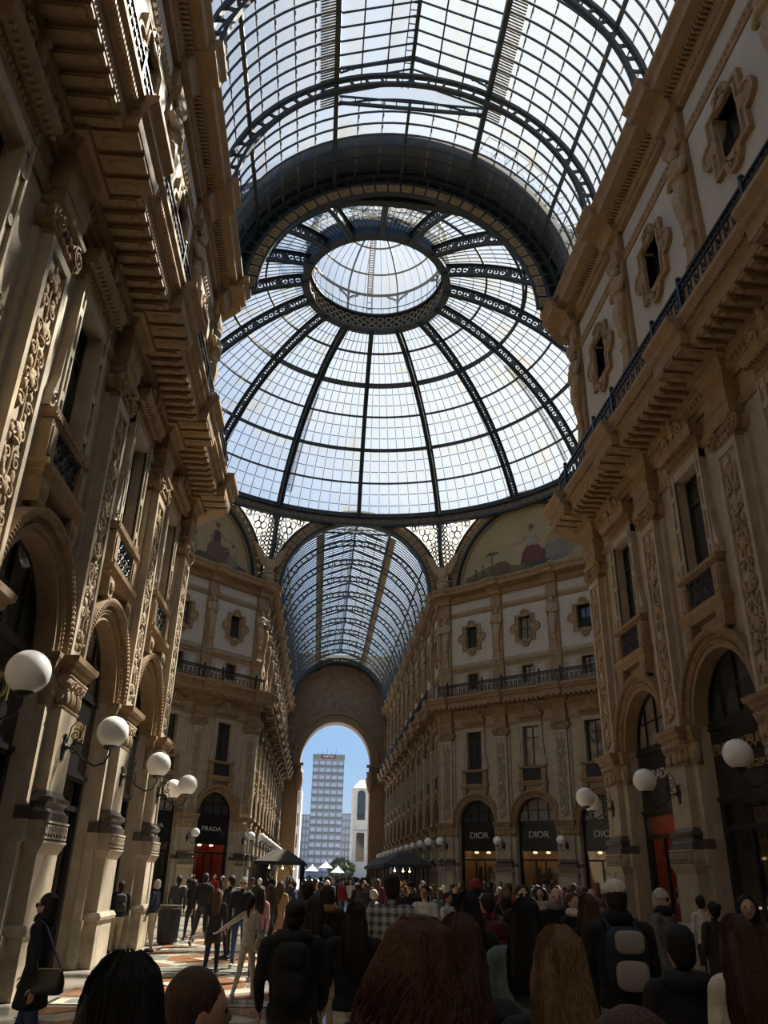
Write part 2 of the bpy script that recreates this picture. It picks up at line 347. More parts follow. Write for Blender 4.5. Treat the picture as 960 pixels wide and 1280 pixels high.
# --- upper pilaster and herm figure
m = MB(); mould(m, 15.5, 18.2, .5, .22, [(.05, 0), (.05, .1), (0, .13), (0, .82), (.05, .88), (.08, 1)]); m.box(-.45, .45, -.02, .16, 18.2, 24.0)
mould(m, 18.2, 19.1, .26, .3, [(.05, 0), (.0, .2), (-.03, .8), (.04, 1)]); mould(m, 22.55, 23.0, .4, .3, [(0, 0), (.08, .4), (.1, 1)]); mould(m, 23.0, 24.0, .42, .2, [(0, 0), (0, .7), (.08, 1)]); part('upper_pilaster', m, TRIM)
# --- window surround
m = MB(); mould(m, 8.42, 8.76, 1.18, .26, [(0, 0), (.06, .3), (.02, .4), (.08, .7), (.1, 1)])
part('balcony_slab', m, TRIM)
m = MB(); m.prism([(-.18, 7.95), (.18, 7.95), (.22, 8.42), (-.22, 8.42)], -.02, .28); m.sphere((0, .26, 8.2), .16, 8, 6, (1, .6, 1.1)); m.sphere((0, .2, 7.95), .13, 8, 6, (1, .8, 1)); part('console', m, TRIM)
m = MB()
for sg in (-1, 1): mould(MB(), 0, 1, 1, 1, [(0, 0), (0, 1)]); m.box(*sorted((sg*.78, sg*1.16)), -.02, .24, 8.76, 9.62); m.box(*sorted((sg*.84, sg*1.1)), .23, .27, 8.9, 9.5)
mould(m, 9.66, 9.84, 1.14, .22, [(0, 0), (.05, .4), (.08, 1)])
for i in range(22): m.box(-1.16+i*.108, -1.11+i*.108, .26, .31, 9.67, 9.74)
part('balcony_parapet', m, TRIM)
m = MB(); m.box(-.8, .8, .10, .13, 8.76, 9.66)
for i in range(7):
    for j in range(4):
        scroll(m, (-.66+i*.22, 8.86+j*.21), .1, 1.3, 1 if (i+j) % 2 else -1, .018, .18, n=9)
m.box(-.8, .8, .17, .2, 9.58, 9.63); m.box(-.8, .8, .17, .2, 8.78, 8.82); part('balcony_grille', m, mat('grey_wrought_iron', (.05, .05, .052), .5, .5))
m = MB()
for sg in (-1, 1):
    m.box(*sorted((sg*.70, sg*.95)), -.3, .14, 9.86, 13.02); m.box(*sorted((sg*.93, sg*1.0)), -.02, .2, 9.86, 13.02); m.box(*sorted((sg*.70, sg*.76)), .1, .18, 9.86, 13.02)
    for z in (10.3, 11.3, 12.3): m.lathe([(.10, 0), (.1, .05), (.05, .05)], 10, Matrix.Translation((sg*.85, .14, z))@Matrix.Rotation(-math.pi/2, 4, 'X'))
    pts = [(sg*1.0, 11.3), (sg*1.06, 11.2), (sg*1.08, 10.6), (sg*1.22, 10.2), (sg*1.26, 9.86), (sg*1.0, 9.86)]
    m.prism(pts, -.02, .16); scroll(m, (sg*1.16, 10.05), .12, 1.3, sg, .03, .18)
m.box(-1.0, 1.0, -.3, .16, 12.76, 13.02)
part('window_surround', m, STONE)
m = MB(); mould(m, 13.02, 13.42, .98, .16, [(0, 0), (0, .2), (.03, .25), (.03, 1)]); mould(m, 13.42, 13.7, 1.06, .34, [(0, 0), (.05, .3), (.1, .6), (.12, 1)])
for i in range(14): m.sphere((-.9+i*.1385, .2, 13.22), .05, 6, 5)
for i in range(16): m.box(-1.1+i*.14, -1.04+i*.14, .3, .4, 13.36, 13.44)
part('window_lintel', m, TRIM)
m = MB(); pts = [(-1.05, 13.7), (1.05, 13.7), (.85, 13.95), (.45, 14.15), (.2, 14.36), (-.2, 14.36), (-.45, 14.15), (-.85, 13.95)]; m.prism(pts, -.02, .34)
for sg in (-1, 1):
    scroll(m, (sg*.48, 13.92), .2, 1.5, sg, .055, .38); scroll(m, (sg*.88, 13.82), .12, 1.3, -sg, .045, .38)
m.sphere((0, .36, 14.08), .2, 10, 8, (.9, .6, 1.3)); m.sphere((0, .4, 14.32), .1, 8, 6)
part('pediment', m, RELIEF)
m = MB(); m.box(-.70, .70, -.28, -.24, 8.76, 12.8); part('pane', m, WGLASS); P['pane_c'] = P['pane'].copy(); P['pane_c'].materials[0] = WGLASS2
m = MB()
for u in (-.68, 0, .68): m.box(u-.035, u+.035, -.24, -.17, 9.86, 12.78)
m.box(-.7, .7, -.24, -.17, 9.86, 9.94); m.box(-.7, .7, -.24, -.17, 11.9, 11.97); m.box(-.7, .7, -.24, -.17, 12.7, 12.8)
part('casement', m, BRONZE)
# --- arch
m = MB(); m.arc_band(RA-.02, RA+.12, -.5, .1, 0, ZS); m.arc_band(RA+.12, RA+.34, -.02, .16, 0, ZS); m.arc_band(RA+.34, RA+.50, -.02, .28, 0, ZS)
n = 62
for i in range(n):
    a = math.pi*(i+.5)/n; M = Matrix.Translation((0, 0, ZS))@Matrix.Rotation(-a, 4, 'Y')
    m.sphere((RA+.42, .28, 0), .062, 6, 5, (1.2, .7, .75), M=M); m.sphere((RA+.2, .17, 0), .04, 6, 4, M=M)
part('archivolt', m, TRIM)
m = MB()
m.arc_band(RA-.12, RA, -.42, -.3, 0, ZS, n=20); m.box(-RA, RA, -.45, -.27, ZS-.1, ZS+.06)
for u in (-.85, 0, .85): m.box(u-.04, u+.04, -.42, -.32, ZS, ZS+math.sqrt(RA*RA-u*u))
m.box(-1.5, 1.5, -.41, -.33, ZS+.78, ZS+.83)
part('fanlight_frame', m, SHOPBLK)
m = MB(); m.prism([(RA*math.cos(math.pi*i/20), ZS+RA*math.sin(math.pi*i/20)) for i in range(21)], -.40, -.38); part('fanlight_pane', m, WGLASS2); P['fanlight_dark'] = P['fanlight_pane'].copy(); P['fanlight_dark'].materials[0] = WGLASS
# --- shop front in the arch
m = MB(); m.box(-RA, RA, -.5, -.3, 4.1, ZS-.1); m.box(-RA, RA, -.34, -.22, 4.02, 4.12); m.box(-RA, RA, -.34, -.24, ZS-.16, ZS-.08); part('sign_board', m, SHOPBLK)
m = MB()
for sg in (-1, 1): m.box(*sorted((sg*1.48, sg*RA)), -.45, -.28, 0, 4.1); m.box(*sorted((sg*.34, sg*.44)), -.4, -.32, 0.1, 3.3)
m.box(-RA, RA, -.45, -.28, 3.3, 3.42); m.box(-RA, RA, -.45, -.28, 3.95, 4.1); m.box(-RA, RA, -.45, -.28, 0, .22)
part('frame', m, SHOPBLK); 
m = MB(); m.box(-1.5, 1.5, -.39, -.37, .22, 3.95); part('shop_pane', m, SGLASS)
def room(mats):
    m = MB(); m.add([(-1.8, -.56, 0), (1.8, -.56, 0), (1.8, -2.5, 0), (-1.8, -2.5, 0), (-1.8, -.56, 4.15), (1.8, -.56, 4.15), (1.8, -2.5, 4.15), (-1.8, -2.5, 4.15)],
                    [(0, 1, 2, 3), (4, 7, 6, 5), (0, 3, 7, 4), (1, 5, 6, 2), (3, 2, 6, 7)]); return m.mesh('back_wall', mats, fix=False)
P['room_dark'] = room(SHOPIN); P['room_red'] = room(REDW); P['room_warm'] = room(WARMW)
m = MB(); m.lathe([(.12, -.06), (.16, 0), (.1, .06)], 10, Matrix.Translation((0, -1.5, 3.9)))
part('shop_lamp', m, WARM)
m = MB()
for z in (.5, 1.15, 1.8, 2.45): m.box(-1.3, 1.3, -2.48, -2.1, z, z+.05)
for u in (-1.33, -.44, .44, 1.3): m.box(u-.03, u+.03, -2.49, -2.1, .1, 2.9)
rnd = random.Random(8); SHELFC = [mat('goods_tan', (.40, .24, .10), .5), mat('goods_red', (.45, .05, .03), .5), mat('goods_pale', (.60, .52, .40), .5), mat('goods_dark', (.05, .04, .04), .5)]
m2 = MB()
for z in (.55, 1.2, 1.85):
    for i in range(9):
        m2.cur = rnd.randrange(4); u = -1.2+i*.29; h = .15+.3*rnd.random(); m2.box(u, u+.1+.1*rnd.random(), -2.42, -2.2, z, z+h)
part('shelf', m, BRONZE); P['goods'] = m2.mesh('goods', SHELFC)
# --- attic, frieze, cornice, railing
m = MB(); m.sweep([(-.02, 13.9), (.1, 13.9), (.12, 14.05), (.2, 14.1), (.3, 14.42), (-.02, 14.42)], -BAY/2, BAY/2)
for i in range(26): m.sphere((-2.5+i*.2, .24, 14.26), .085, 6, 5, (1, .8, 1.3))
m.sweep([(-.02, 13.0), (.05, 13.0), (.1, 13.16), (.1, 13.22), (-.02, 13.22)], -BAY/2, BAY/2)
part('frieze', m, TRIM)
m = MB(); m.sweep(CP, -BAY/2, BAY/2)
for i in range(52): m.box(-2.58+i*.1, -2.52+i*.1, 1.34, 1.44, 15.07, 15.16)
part('cornice', m, TRIM)
P['cornice_m0'] = MB().sweep(CP, -.9, .9, .0, .41).mesh('cornice', TRIM)
def railing():
    m = MB(); L2 = BAY/2
    m.box(-L2, L2, 1.26, 1.36, 16.42, 16.48); m.box(-L2, L2, 1.28, 1.34, 16.22, 16.25); m.box(-L2, L2, 1.28, 1.34, 15.58, 15.62)
    for i in range(26):
        u = -L2+.1+i*.2; m.box(u-.015, u+.015, 1.295, 1.325, 15.5, 16.42)
        if i % 2 == 0: m.arc_band(.05, .08, 1.29, 1.33, u+.1, 16.0, 0, 2*math.pi, 10); m.arc_band(.05, .08, 1.29, 1.33, u+.1, 15.78, 0, 2*math.pi, 10)
        m.arc_band(.055, .08, 1.29, 1.33, u+.1, 16.335, 0, 2*math.pi, 8)
    for u in (-L2+.9, L2-.9):
        m.box(u-.05, u+.05, 1.25, 1.37, 15.5, 16.6); m.sphere((u, 1.31, 16.66), .08, 8, 6)
    return m
part('railing', railing(), IRON)
m = MB()
m.box(-.6, -.48, -.3, .05, 16.1, 17.6); m.box(.48, .6, -.3, .05, 16.1, 17.6); m.box(-.6, .6, -.3, .06, 17.48, 17.62)
part('attic_frame', m, TRIM)
m = MB(); m.box(-.5, .5, -.3, -.26, 16.2, 17.5); part('attic_pane', m, WGLASS)
m = MB(); m.box(-.03, .03, -.26, -.2, 16.2, 17.5); m.box(-.5, .5, -.26, -.2, 17.1, 17.15); part('attic_casement', m, BRONZE)
m = MB(); m.box(-.32, .32, -.01, .04, 16.35, 17.4); part('attic_panel', m, PLASTER)
m = MB(); m.sweep([(-.02, 17.75), (.08, 17.75), (.1, 17.9), (.16, 18.0), (.16, 18.15), (.05, 18.22), (-.02, 18.22)], -BAY/2, BAY/2); part('string_course', m, TRIM)
m = MB(); b = 2.02
for q in ((-b, -.58, 18.4, 22.5), (.58, b, 18.4, 22.5), (-.58, .58, 18.4, 19.65), (-.58, .58, 21.45, 22.5)): m.box(q[0], q[1], -.01, .05, q[2], q[3])
part('plaster_panel', m, PLASTER)
m = MB(); m.box(-b, b, -.01, .05, 23.02, 23.7); part('frieze_panel', m, PLASTER)
m = MB(); m.sweep([(-.02, 22.55), (.08, 22.55), (.13, 22.7), (.13, 22.86), (-.02, 22.9)], -BAY/2, BAY/2)
for i in range(24): m.sphere((-2.5+i*.217, .12, 22.72), .06, 6, 4)
part('upper_band', m, TRIM)
UC = [(-.02, 23.85), (.2, 23.85), (.3, 24.1), (.36, 24.15), (.4, 24.4), (.95, 24.45), (1.0, 24.7), (1.15, 24.85), (1.15, 25.0), (-.02, 25.0)]
m = MB(); m.sweep(UC, -BAY/2, BAY/2)
for i in range(34): m.box(-2.58+i*.153, -2.5+i*.153, .36, .62, 24.22, 24.42)
for i in range(40): m.sphere((-2.54+i*.13, .27, 24.0), .05, 5, 4)
part('upper_cornice', m, TRIM)
m = MB(); m.sweep([(v+.24 if v > 0 else v, z) for v, z in UC], -.62, .62); part('upper_cornice_break', m, TRIM)
P['upper_m0'] = MB().sweep(UC, -.9, .9, 0, .41).mesh('upper_cornice', TRIM)
# quatrefoil window surround
def quatre(off):
    pts = []
    for i in range(72):
        a = 2*math.pi*i/72; d = (math.cos(a), math.sin(a)); best = 0
        hx, hz = .92+off, 1.1+off
        t = min(hx/max(1e-6, abs(d[0])), hz/max(1e-6, abs(d[1]))); best = t
        for cx, cz, r in ((.98, 0, .42), (-.98, 0, .42), (0, 1.18, .38), (0, -1.18, .38)):
            r += off; bq = d[0]*cx+d[1]*cz; disc = bq*bq-(cx*cx+cz*cz-r*r)
            if disc > 0: best = max(best, bq+math.sqrt(disc))
        pts.append((d[0]*best, d[1]*best))
    return pts
m = MB(); inner = []
for i in range(72):
    a = 2*math.pi*i/72; d = (math.cos(a), math.sin(a)); t = min(.58/max(1e-6, abs(d[0])), .9/max(1e-6, abs(d[1]))); inner.append((d[0]*t, d[1]*t))
def lerp(A, B, t): return [(a[0]+(b_[0]-a[0])*t, a[1]+(b_[1]-a[1])*t) for a, b_ in zip(A, B)]
Q0, Q1 = quatre(0), quatre(-.13)
rings = [(Q0, .04), (Q0, .2), (lerp(Q0, Q1, .8), .22), (Q1, .15), (lerp(inner, Q1, .55), .13), (lerp(inner, Q1, .45), .2), (lerp(inner, Q1, .15), .22), (inner, .18), (inner, -.3)]
vs_ = [(x, v, 20.55+z) for rg, v in rings for x, z in rg]; fs = []
for j in range(len(rings)-1):
    for i in range(72): fs.append((j*72+i, j*72+(i+1) % 72, (j+1)*72+(i+1) % 72, (j+1)*72+i))
m.add(vs_, fs)
for sg in (-1, 1): scroll(m, (sg*.2, 21.82), .15, 1.2, sg, .04, .2); scroll(m, (sg*.2, 19.28), .15, 1.2, -sg, .04, .2)
part('quatrefoil_surround', m, TRIM)
m = MB(); m.box(-.58, .58, -.34, -.3, 19.65, 21.45); part('quatrefoil_pane', m, WGLASS)
P['quatrefoil_pane_c'] = P['quatrefoil_pane'].copy(); P['quatrefoil_pane_c'].materials[0] = WGLASS2
m = MB(); m.box(-.03, .03, -.3, -.24, 19.65, 21.45); m.box(-.58, .58, -.3, -.24, 20.52, 20.58)
for sg in (-1, 1): m.box(*sorted((sg*.52, sg*.58)), -.3, -.24, 19.65, 21.45)
part('quatrefoil_casement', m, BRONZE)

# ------------------------------------------------------------------ continuous figures: blobs fused by a voxel remesh
def fuse(mb, voxel, smooth=3, name='b'):
    me = mb.mesh(name, [SKIN]); o = obj('tmp', me)
    r = o.modifiers.new('r', 'REMESH'); r.mode = 'VOXEL'; r.voxel_size = voxel
    s = o.modifiers.new('s', 'SMOOTH'); s.iterations = smooth; s.factor = .5
    dg = bpy.context.evaluated_depsgraph_get(); out = bpy.data.meshes.new_from_object(o.evaluated_get(dg))
    bpy.data.objects.remove(o); bpy.data.meshes.remove(me); out.name = name
    out.polygons.foreach_set('use_smooth', [True]*len(out.polygons)); return out
def limb(mb, a, b, ra, rb, n=10, el=1):
    a = Vector(a); b = Vector(b); d = b-a
    pts = [a-d.normalized()*ra*.8]+[a+d*t for t in (0, .25, .5, .75, 1)]+[b+d.normalized()*rb*.8]
    rr = [ra*.45]+[ra+(rb-ra)*t for t in (0, .25, .5, .75, 1)]+[rb*.45]
    mb.tube(pts, rr, n, flat=el)
# herm statue (draped figure whose body tapers into a bracket)
m = MB()
m.sphere((0, .3, 22.32), .17, 12, 10, (1, 1, 1.25)); m.sphere((0, .24, 22.42), .19, 12, 8, (1, 1, .9)); limb(m, (0, .27, 22.1), (0, .27, 22.2), .09, .09)
m.lathe([(.12, 19.0), (.2, 19.3), (.17, 19.7), (.24, 20.2), (.33, 20.7), (.3, 21.1), (.36, 21.6), (.42, 21.9), (.3, 22.05), (.1, 22.1)], 16, Matrix.Translation((0, .2, 0)), 1, .72)
for sg in (-1, 1):
    limb(m, (sg*.4, .22, 21.9), (sg*.46, .34, 21.4), .13, .11); limb(m, (sg*.46, .34, 21.4), (-sg*.05, .5, 21.55 if sg > 0 else 21.35), .1, .08)
    limb(m, (sg*.24, .3, 20.9), (sg*.1, .32, 19.6), .13, .08)
for i in range(5): m.tube([(-.26+.13*i, .4, 20.9), (-.2+.1*i, .44, 20.4), (-.12+.06*i, .36, 19.8)], .05, 6)
HERM = fuse(m, .035, 3, 'herm_figure'); HERM.materials.clear(); HERM.materials.append(RELIEF)

# ------------------------------------------------------------------ walls
WN = {'window': 0}
def wall(name, origin, n_out, bays, detail=2, shops=None, ext0=0, ext1=0, mit0=False, mit1=False):
    """origin = world point of u=0; bays = u of bay centres; piers stand on the bay boundaries"""
    n_ = Vector((n_out[0], n_out[1], 0)).normalized(); u_ = n_.cross(Vector((0, 0, 1)))
    M = Matrix(((u_.x, n_.x, 0, origin[0]), (u_.y, n_.y, 0, origin[1]), (0, 0, 1, 0), (0, 0, 0, 1)))
    wp = wall_panel(); W = MB()
    for u in bays: W.add([(p.x+u, p.y, p.z) for p in wp.v], wp.f)
    if ext0: W.box(bays[0]-BAY/2-ext0, bays[0]-BAY/2, -.55, 0, 0, 25)
    if ext1: W.box(bays[-1]+BAY/2, bays[-1]+BAY/2+ext1, -.55, 0, 0, 25)
    W.box(bays[0]-BAY/2-ext0, bays[-1]+BAY/2+ext1, -3.6, -3.45, 0, 25); W.box(bays[0]-BAY/2-ext0, bays[-1]+BAY/2+ext1, -9, -.3, 25, 25.2)
    W.box(bays[0]-BAY/2-ext0, bays[-1]+BAY/2+ext1, -3.5, -.5, 5.8, 5.95); W.box(bays[0]-BAY/2-ext0, bays[-1]+BAY/2+ext1, -3.5, -.5, 8.3, 8.4)
    wo_ = obj(name, W.mesh(name, STONE, fix=False)); wo_.matrix_world = M; tag(wo_, kind='structure')
    def put(nm, key, u, par=wo_, loc0=0): return obj(nm, P[key], par, (u-loc0, 0, 0))
    piers = [bays[0]-BAY/2]+[u+BAY/2 for u in bays]
    for i, u in enumerate(piers):
        for k in ('plinth', 'pedestal', 'key_band', 'base_moulding', 'shaft', 'capital', 'impost', 'pilaster', 'relief', 'ionic_capital', 'entablature_block', 'cornice_break', 'upper_pilaster', 'upper_cornice_break'):
            put(k, k, u)
        obj('herm_figure', HERM, wo_, (u, 0, 0))
        if detail > 1:
            for du in (-.55, 0, .55): put('modillion', 'modillion_break', u+du)
    if mit0:
        for key, nm in (('cornice_m0', 'cornice'), ('upper_m0', 'upper_cornice')):
            o = put(nm, key, piers[0]+.2); o.scale = (-1, 1, 1); 
    if mit1:
        for key, nm in (('cornice_m0', 'cornice'), ('upper_m0', 'upper_cornice')): put(nm, key, piers[-1]-.2)
    for i, u in enumerate(bays):
        for k in ('archivolt', 'frieze', 'cornice', 'railing', 'string_course', 'plaster_panel', 'frieze_panel', 'upper_band', 'upper_cornice'): put(k, k, u)
        for du in (-1.25, 1.25): put('attic_panel', 'attic_panel', u+du)
        if detail > 1:
            for q in range(9): put('modillion', 'modillion', u-1.64+q*.41)
        else:
            for q in range(3): put('modillion', 'modillion', u-1.4+q*1.4)
        # the three windows of the bay
        def win(parts, where):
            WN['window'] += 1
            e = obj('window_%d' % WN['window'], None); e.matrix_world = M@Matrix.Translation((u, 0, 0)); tag(e, kind='structure')
            for nm, key in parts: obj(nm, P[key], e)
            return e
        cur = (i*7+len(name)) % 3 == 0
        e = win([('balcony_slab', 'balcony_slab'), ('balcony_parapet', 'balcony_parapet'), ('balcony_grille', 'balcony_grille'), ('window_surround', 'window_surround'), ('lintel', 'window_lintel'), ('pediment', 'pediment'), ('pane', 'pane_c' if cur else 'pane'), ('casement', 'casement')], 0)
        for sg in (-1, 1): obj('console', P['console'], e, (sg*.95, 0, 0))
        win([('frame', 'attic_frame'), ('pane', 'attic_pane'), ('casement', 'attic_casement')], 1)
        win([('surround', 'quatrefoil_surround'), ('pane', 'quatrefoil_pane_c' if i % 3 == 1 else 'quatrefoil_pane'), ('casement', 'quatrefoil_casement')], 2)
        # shop front
        spec = (shops or {}).get(i, None) or dict(room='room_dark')
        wd = {'wall_nave_left': 'sunlit wall of the far arcade', 'wall_nave_right': 'shaded wall of the far arcade', 'wall_left': 'sunlit wall of the near arcade past FENDI', 'wall_right': 'shaded wall of the near arcade past FRATELLI PRADA', 'wall_near_right': 'shaded near corner of the octagon', 'wall_near_left': 'sunlit near corner of the octagon', 'wall_side_right_far': 'far wall of the side arm beyond DIOR', 'wall_side_right_near': 'near wall of the side arm beyond DIOR', 'wall_side_left_far': 'far wall of the side arm beyond PRADA', 'wall_side_left_near': 'near wall of the side arm beyond PRADA'}.get(name, name)
        t = thing('shop_front', spec.get('label', 'black framed arched shopfront in the '+wd), 'shopfront', group=None if 'label' in spec else 'shopfronts in the '+wd)
        t.matrix_world = M@Matrix.Translation((u, 0, 0))
        for nm, key in (('frame', 'frame'), ('pane', 'shop_pane'), ('fanlight_frame', 'fanlight_frame'), ('fanlight_pane', 'fanlight_pane' if i % 2 else 'fanlight_dark'), ('fascia', 'sign_board'), ('back_wall', spec['room'])):
            obj(nm, P[key], t)
        if (spec['room'] != 'room_dark' or spec.get('lit')):
            
            for du in ((-1.1, 0, 1.1) if spec.get('lamp', True) else ()): obj('shop_lamp', P['shop_lamp'], t, (du, 0, 0))
            if spec['room'] != 'room_red': obj('shelf', P['shelf'], t); tag(obj('goods', P['goods'], t), kind='stuff')
        if 'text' in spec:
            for tx, size, z, xs, mt, du in spec['text']:
                o = obj('lettering', text_mesh(tx, size, mt, .025, xs), t, (du, -.26, z)); o.rotation_euler.z = math.pi
                tag(o, 'metal letters reading '+tx)
        spec['obj'] = t
    return wo_, M, piers
XW = 7.8; YC = 46.95; Y_N = 27.1; Y_F = 2*YC-Y_N
NB = 8
YB = [Y_N-BAY/2-BAY*i for i in range(NB)]          # near bay centres from the octagon backwards
PR = SILV
fendi = lambda k: dict(room='room_dark', lit=True, lamp=False, label='black shopfront lettered FENDI, '+k, text=[('FENDI', .62, 5.0, 1.0, GOLD, 0)])
shL = {0: dict(room='room_dark', lit=True, lamp=False, label='unlettered black shopfront in the sunlit wall, next to the octagon'), 1: fendi('second arch of the sunlit wall from the octagon'), 2: fendi('third arch of the sunlit wall from the octagon')}
shR = {0: dict(room='room_red', label='black PRADA shopfront with red interior in the shaded wall', text=[('PRADA', .42, 5.1, 1.2, PR, 0)]),
       1: dict(room='room_dark', lit=True, lamp=False, label='black shopfront lettered FRATELLI PRADA with gold curtains', text=[('FRATELLI', .42, 5.25, .95, GOLD, .72), ('PRADA', .42, 5.25, .95, GOLD, -.82), ('VALIGERIE', .26, 4.72, 1.2, GOLD, -.45)]),
       2: dict(room='room_dark', label='unlettered black shopfront of the shaded wall beside FRATELLI PRADA')}
# left walls face +X, so u runs towards -Y; right walls face -X, u runs towards +Y
wl = wall('wall_left', (-XW, 0, 0), (1, 0), [-y for y in YB], 2, shL, ext0=.45, mit0=True)
wr = wall('wall_right', (XW, 0, 0), (-1, 0), YB[::-1], 2, {NB-1-i: s for i, s in shR.items()}, ext1=.45, mit1=True)
OC = 19.5
mid = (XW+OC)/2
cb = [-BAY, 0, BAY]
dior = lambda k: dict(room='room_warm', label='warmly lit DIOR shopfront, '+k, text=[('DIOR', .62, 5.05, 1.15, SILV, 0)])
# far right chamfer: normal towards the centre (-1,-1); u = n x z = (-1,1)/sqrt2 : runs to the far nave
wall('wall_far_right', (mid, YC+mid, 0), (-1, -1), cb, 2, {0: dior('next to the side arm'), 1: dior('middle of the three arches'), 2: dior('next to the far arcade')}, .47, .47, True, True)
prada = lambda k, r: dict(room=r, lit=True, lamp='side arm' not in k, label='PRADA shopfront of the sunlit octagon corner, '+k, text=[('PRADA', .44, 5.0, 1.3, PR, 0)])
wall('wall_far_left', (-mid, YC+mid, 0), (1, -1), cb, 2, {0: prada('with bright red entrance', 'room_red'), 1: prada('middle arch', 'room_dark'), 2: prada('next to the side arm', 'room_dark')}, .47, .47, True, True)
wall('wall_near_right', (mid, YC-mid, 0), (-1, 1), cb, 1, None, .47, .47, True, True)
wall('wall_near_left', (-mid, YC-mid, 0), (1, 1), cb, 1, None, .47, .47, True, True)
NF = 11; YBF = [Y_F+BAY/2+BAY*i for i in range(NF)]; Y_END = Y_F+BAY*NF
wall('wall_nave_left', (-XW, 0, 0), (1, 0), [-y for y in YBF[::-1]], 1, None, 0, .45, False, True)
wall('wall_nave_right', (XW, 0, 0), (-1, 0), YBF, 1, None, .45, 0, True, False)
NS = 3; xs_ = [YC-Y_N+BAY/2+BAY*i for i in range(NS)]
wall('wall_side_right_far', (0, YC+XW, 0), (0, -1), [-x for x in xs_[::-1]], 1, None, 0, .45, False, True)
wall('wall_side_right_near', (0, YC-XW, 0), (0, 1), xs_, 1, None, .45, 0, True, False)
wall('wall_side_left_far', (0, YC+XW, 0), (0, -1), xs_, 1, None, .45, 0, True, False)
wall('wall_side_left_near', (0, YC-XW, 0), (0, 1), [-x for x in xs_[::-1]], 1, None, 0, .45, False, True)
m = MB(); xe = YC-Y_N+BAY*NS
for sg in (-1, 1): m.box(*sorted((sg*xe, sg*(xe+.5))), YC-9, YC+9, 0, 34)
m.box(-9, 9, Y_N-BAY*NB-.5, Y_N-BAY*NB, 0, 34)  # added unseen closing walls, keeping stray sky light out; the arms really run on
e = obj('wall_light_stop', m.mesh('wall_light_stop', STONE)); tag(e, kind='structure')

# ------------------------------------------------------------------ floor
m = MB(); m.box(-40, 40, -20, Y_END, -.4, -.012); fl = tag(obj('floor', m.mesh('floor', FLOORB)), kind='structure')
m = MB(); m.box(-400, 400, Y_END, 700, -.42, -.02); tag(obj('ground', m.mesh('ground', mat('piazza_paving', (.30, .29, .27), .8, var=.15, scale=.3))), kind='structure')
def slab(poly, mt, key):
    if key not in P: P[key] = MB().flat(poly, -.012, 0).mesh('slab', mt)
    return P[key]
def ngon(r, n, a0=0): return [(r*math.cos(a0+2*math.pi*i/n), r*math.sin(a0+2*math.pi*i/n)) for i in range(n)]
def floor_cell(cx, cy, kx):
    g = .012; h = 2.05
    o8 = ngon(1.95, 8, math.pi/8); i8 = ngon(1.35, 8, math.pi/8)
    for k in range(8):
        a, b_, c, d = o8[k], o8[(k+1) % 8], i8[(k+1) % 8], i8[k]
        P.setdefault('ringA', MB().flat([(o8[0][0]-g, o8[0][1]+g*2.4), (o8[1][0]-g*.4, o8[1][1]-g*2), (i8[1][0], i8[1][1]-g*.5), (i8[0][0], i8[0][1]+g*.5)], -.012, 0).mesh('slab', MGREY))
        P.setdefault('ringB', MB().flat([(o8[0][0]-g, o8[0][1]+g*2.4), (o8[1][0]-g*.4, o8[1][1]-g*2), (i8[1][0], i8[1][1]-g*.5), (i8[0][0], i8[0][1]+g*.5)], -.012, 0).mesh('slab', MCREAM))
        obj('slab', P['ringA' if k % 2 else 'ringB'], fl, (cx, cy, 0), math.pi/4*k)
    sq = ngon(.78, 4)
    for k in range(4):                              # terracotta fields
        poly = [(.80, .0+.012), (1.22, .012), (1.22, .50), (.87, .86), (.50, 1.22), (.012, 1.22), (.012, .80)]
        poly = [(x*.99, y*.99) for x, y in poly]
        obj('slab', slab(poly, MTERRA, 'terra'), fl, (cx, cy, 0), math.pi/2*k)
    obj('slab', slab(ngon(.77, 4), MDARK, 'sqd'), fl, (cx, cy, -.002)); obj('slab', slab(ngon(.66, 4), MCREAM, 'sqc'), fl, (cx, cy, .002))
    star = [((.36 if i % 2 == 0 else .13)*math.cos(math.pi*i/4), (.36 if i % 2 == 0 else .13)*math.sin(math.pi*i/4)) for i in range(8)]
    obj('slab', slab(star, MDARK, 'star'), fl, (cx, cy, .0045))
    for sx in (-1, 1):                              # corner triangles
        for sy in (-1, 1):
            key = 'tri%d%d' % (sx, sy); poly = [(sx*1.97, sy*1.97), (sx*1.97, sy*.86), (sx*.86, sy*1.97)]
            obj('slab', slab(poly, MTERRA, key), fl, (cx, cy, 0))
def floor_bar(cx, cy, w_, l_, rz):
    k = 'bar%.1f_%.1f' % (w_, l_)
    obj('slab', slab([(-l_/2, -w_/2), (l_/2, -w_/2), (l_/2, w_/2), (-l_/2, w_/2)], MDARK, k+'d'), fl, (cx, cy, -.002), rz)
    obj('slab', slab([(-l_/2+.1, -w_/2+.1), (l_/2-.1, -w_/2+.1), (l_/2-.1, w_/2-.1), (-l_/2+.1, w_/2-.1)], MCREAM, k+'c'), fl, (cx, cy, .002), rz)
    obj('slab', slab([(-l_/2+.3, -w_/2+.22), (l_/2-.3, -w_/2+.22), (l_/2-.3, w_/2-.22), (-l_/2+.3, w_/2-.22)], MGREY, k+'g'), fl, (cx, cy, .0045), rz)
for j in range(1, 9):
    y = 8.5+j*5.2
    for i in (-1, 0, 1):
        if i == 1 and j > 2: continue
        if j == 1 and i == 1: continue
        floor_cell(i*4.8, y, i); floor_bar(i*4.8, y+2.6, .9, 3.9, 0)
        if i < 1: floor_bar(i*4.8+2.4, y, .7, 4.0, math.pi/2)
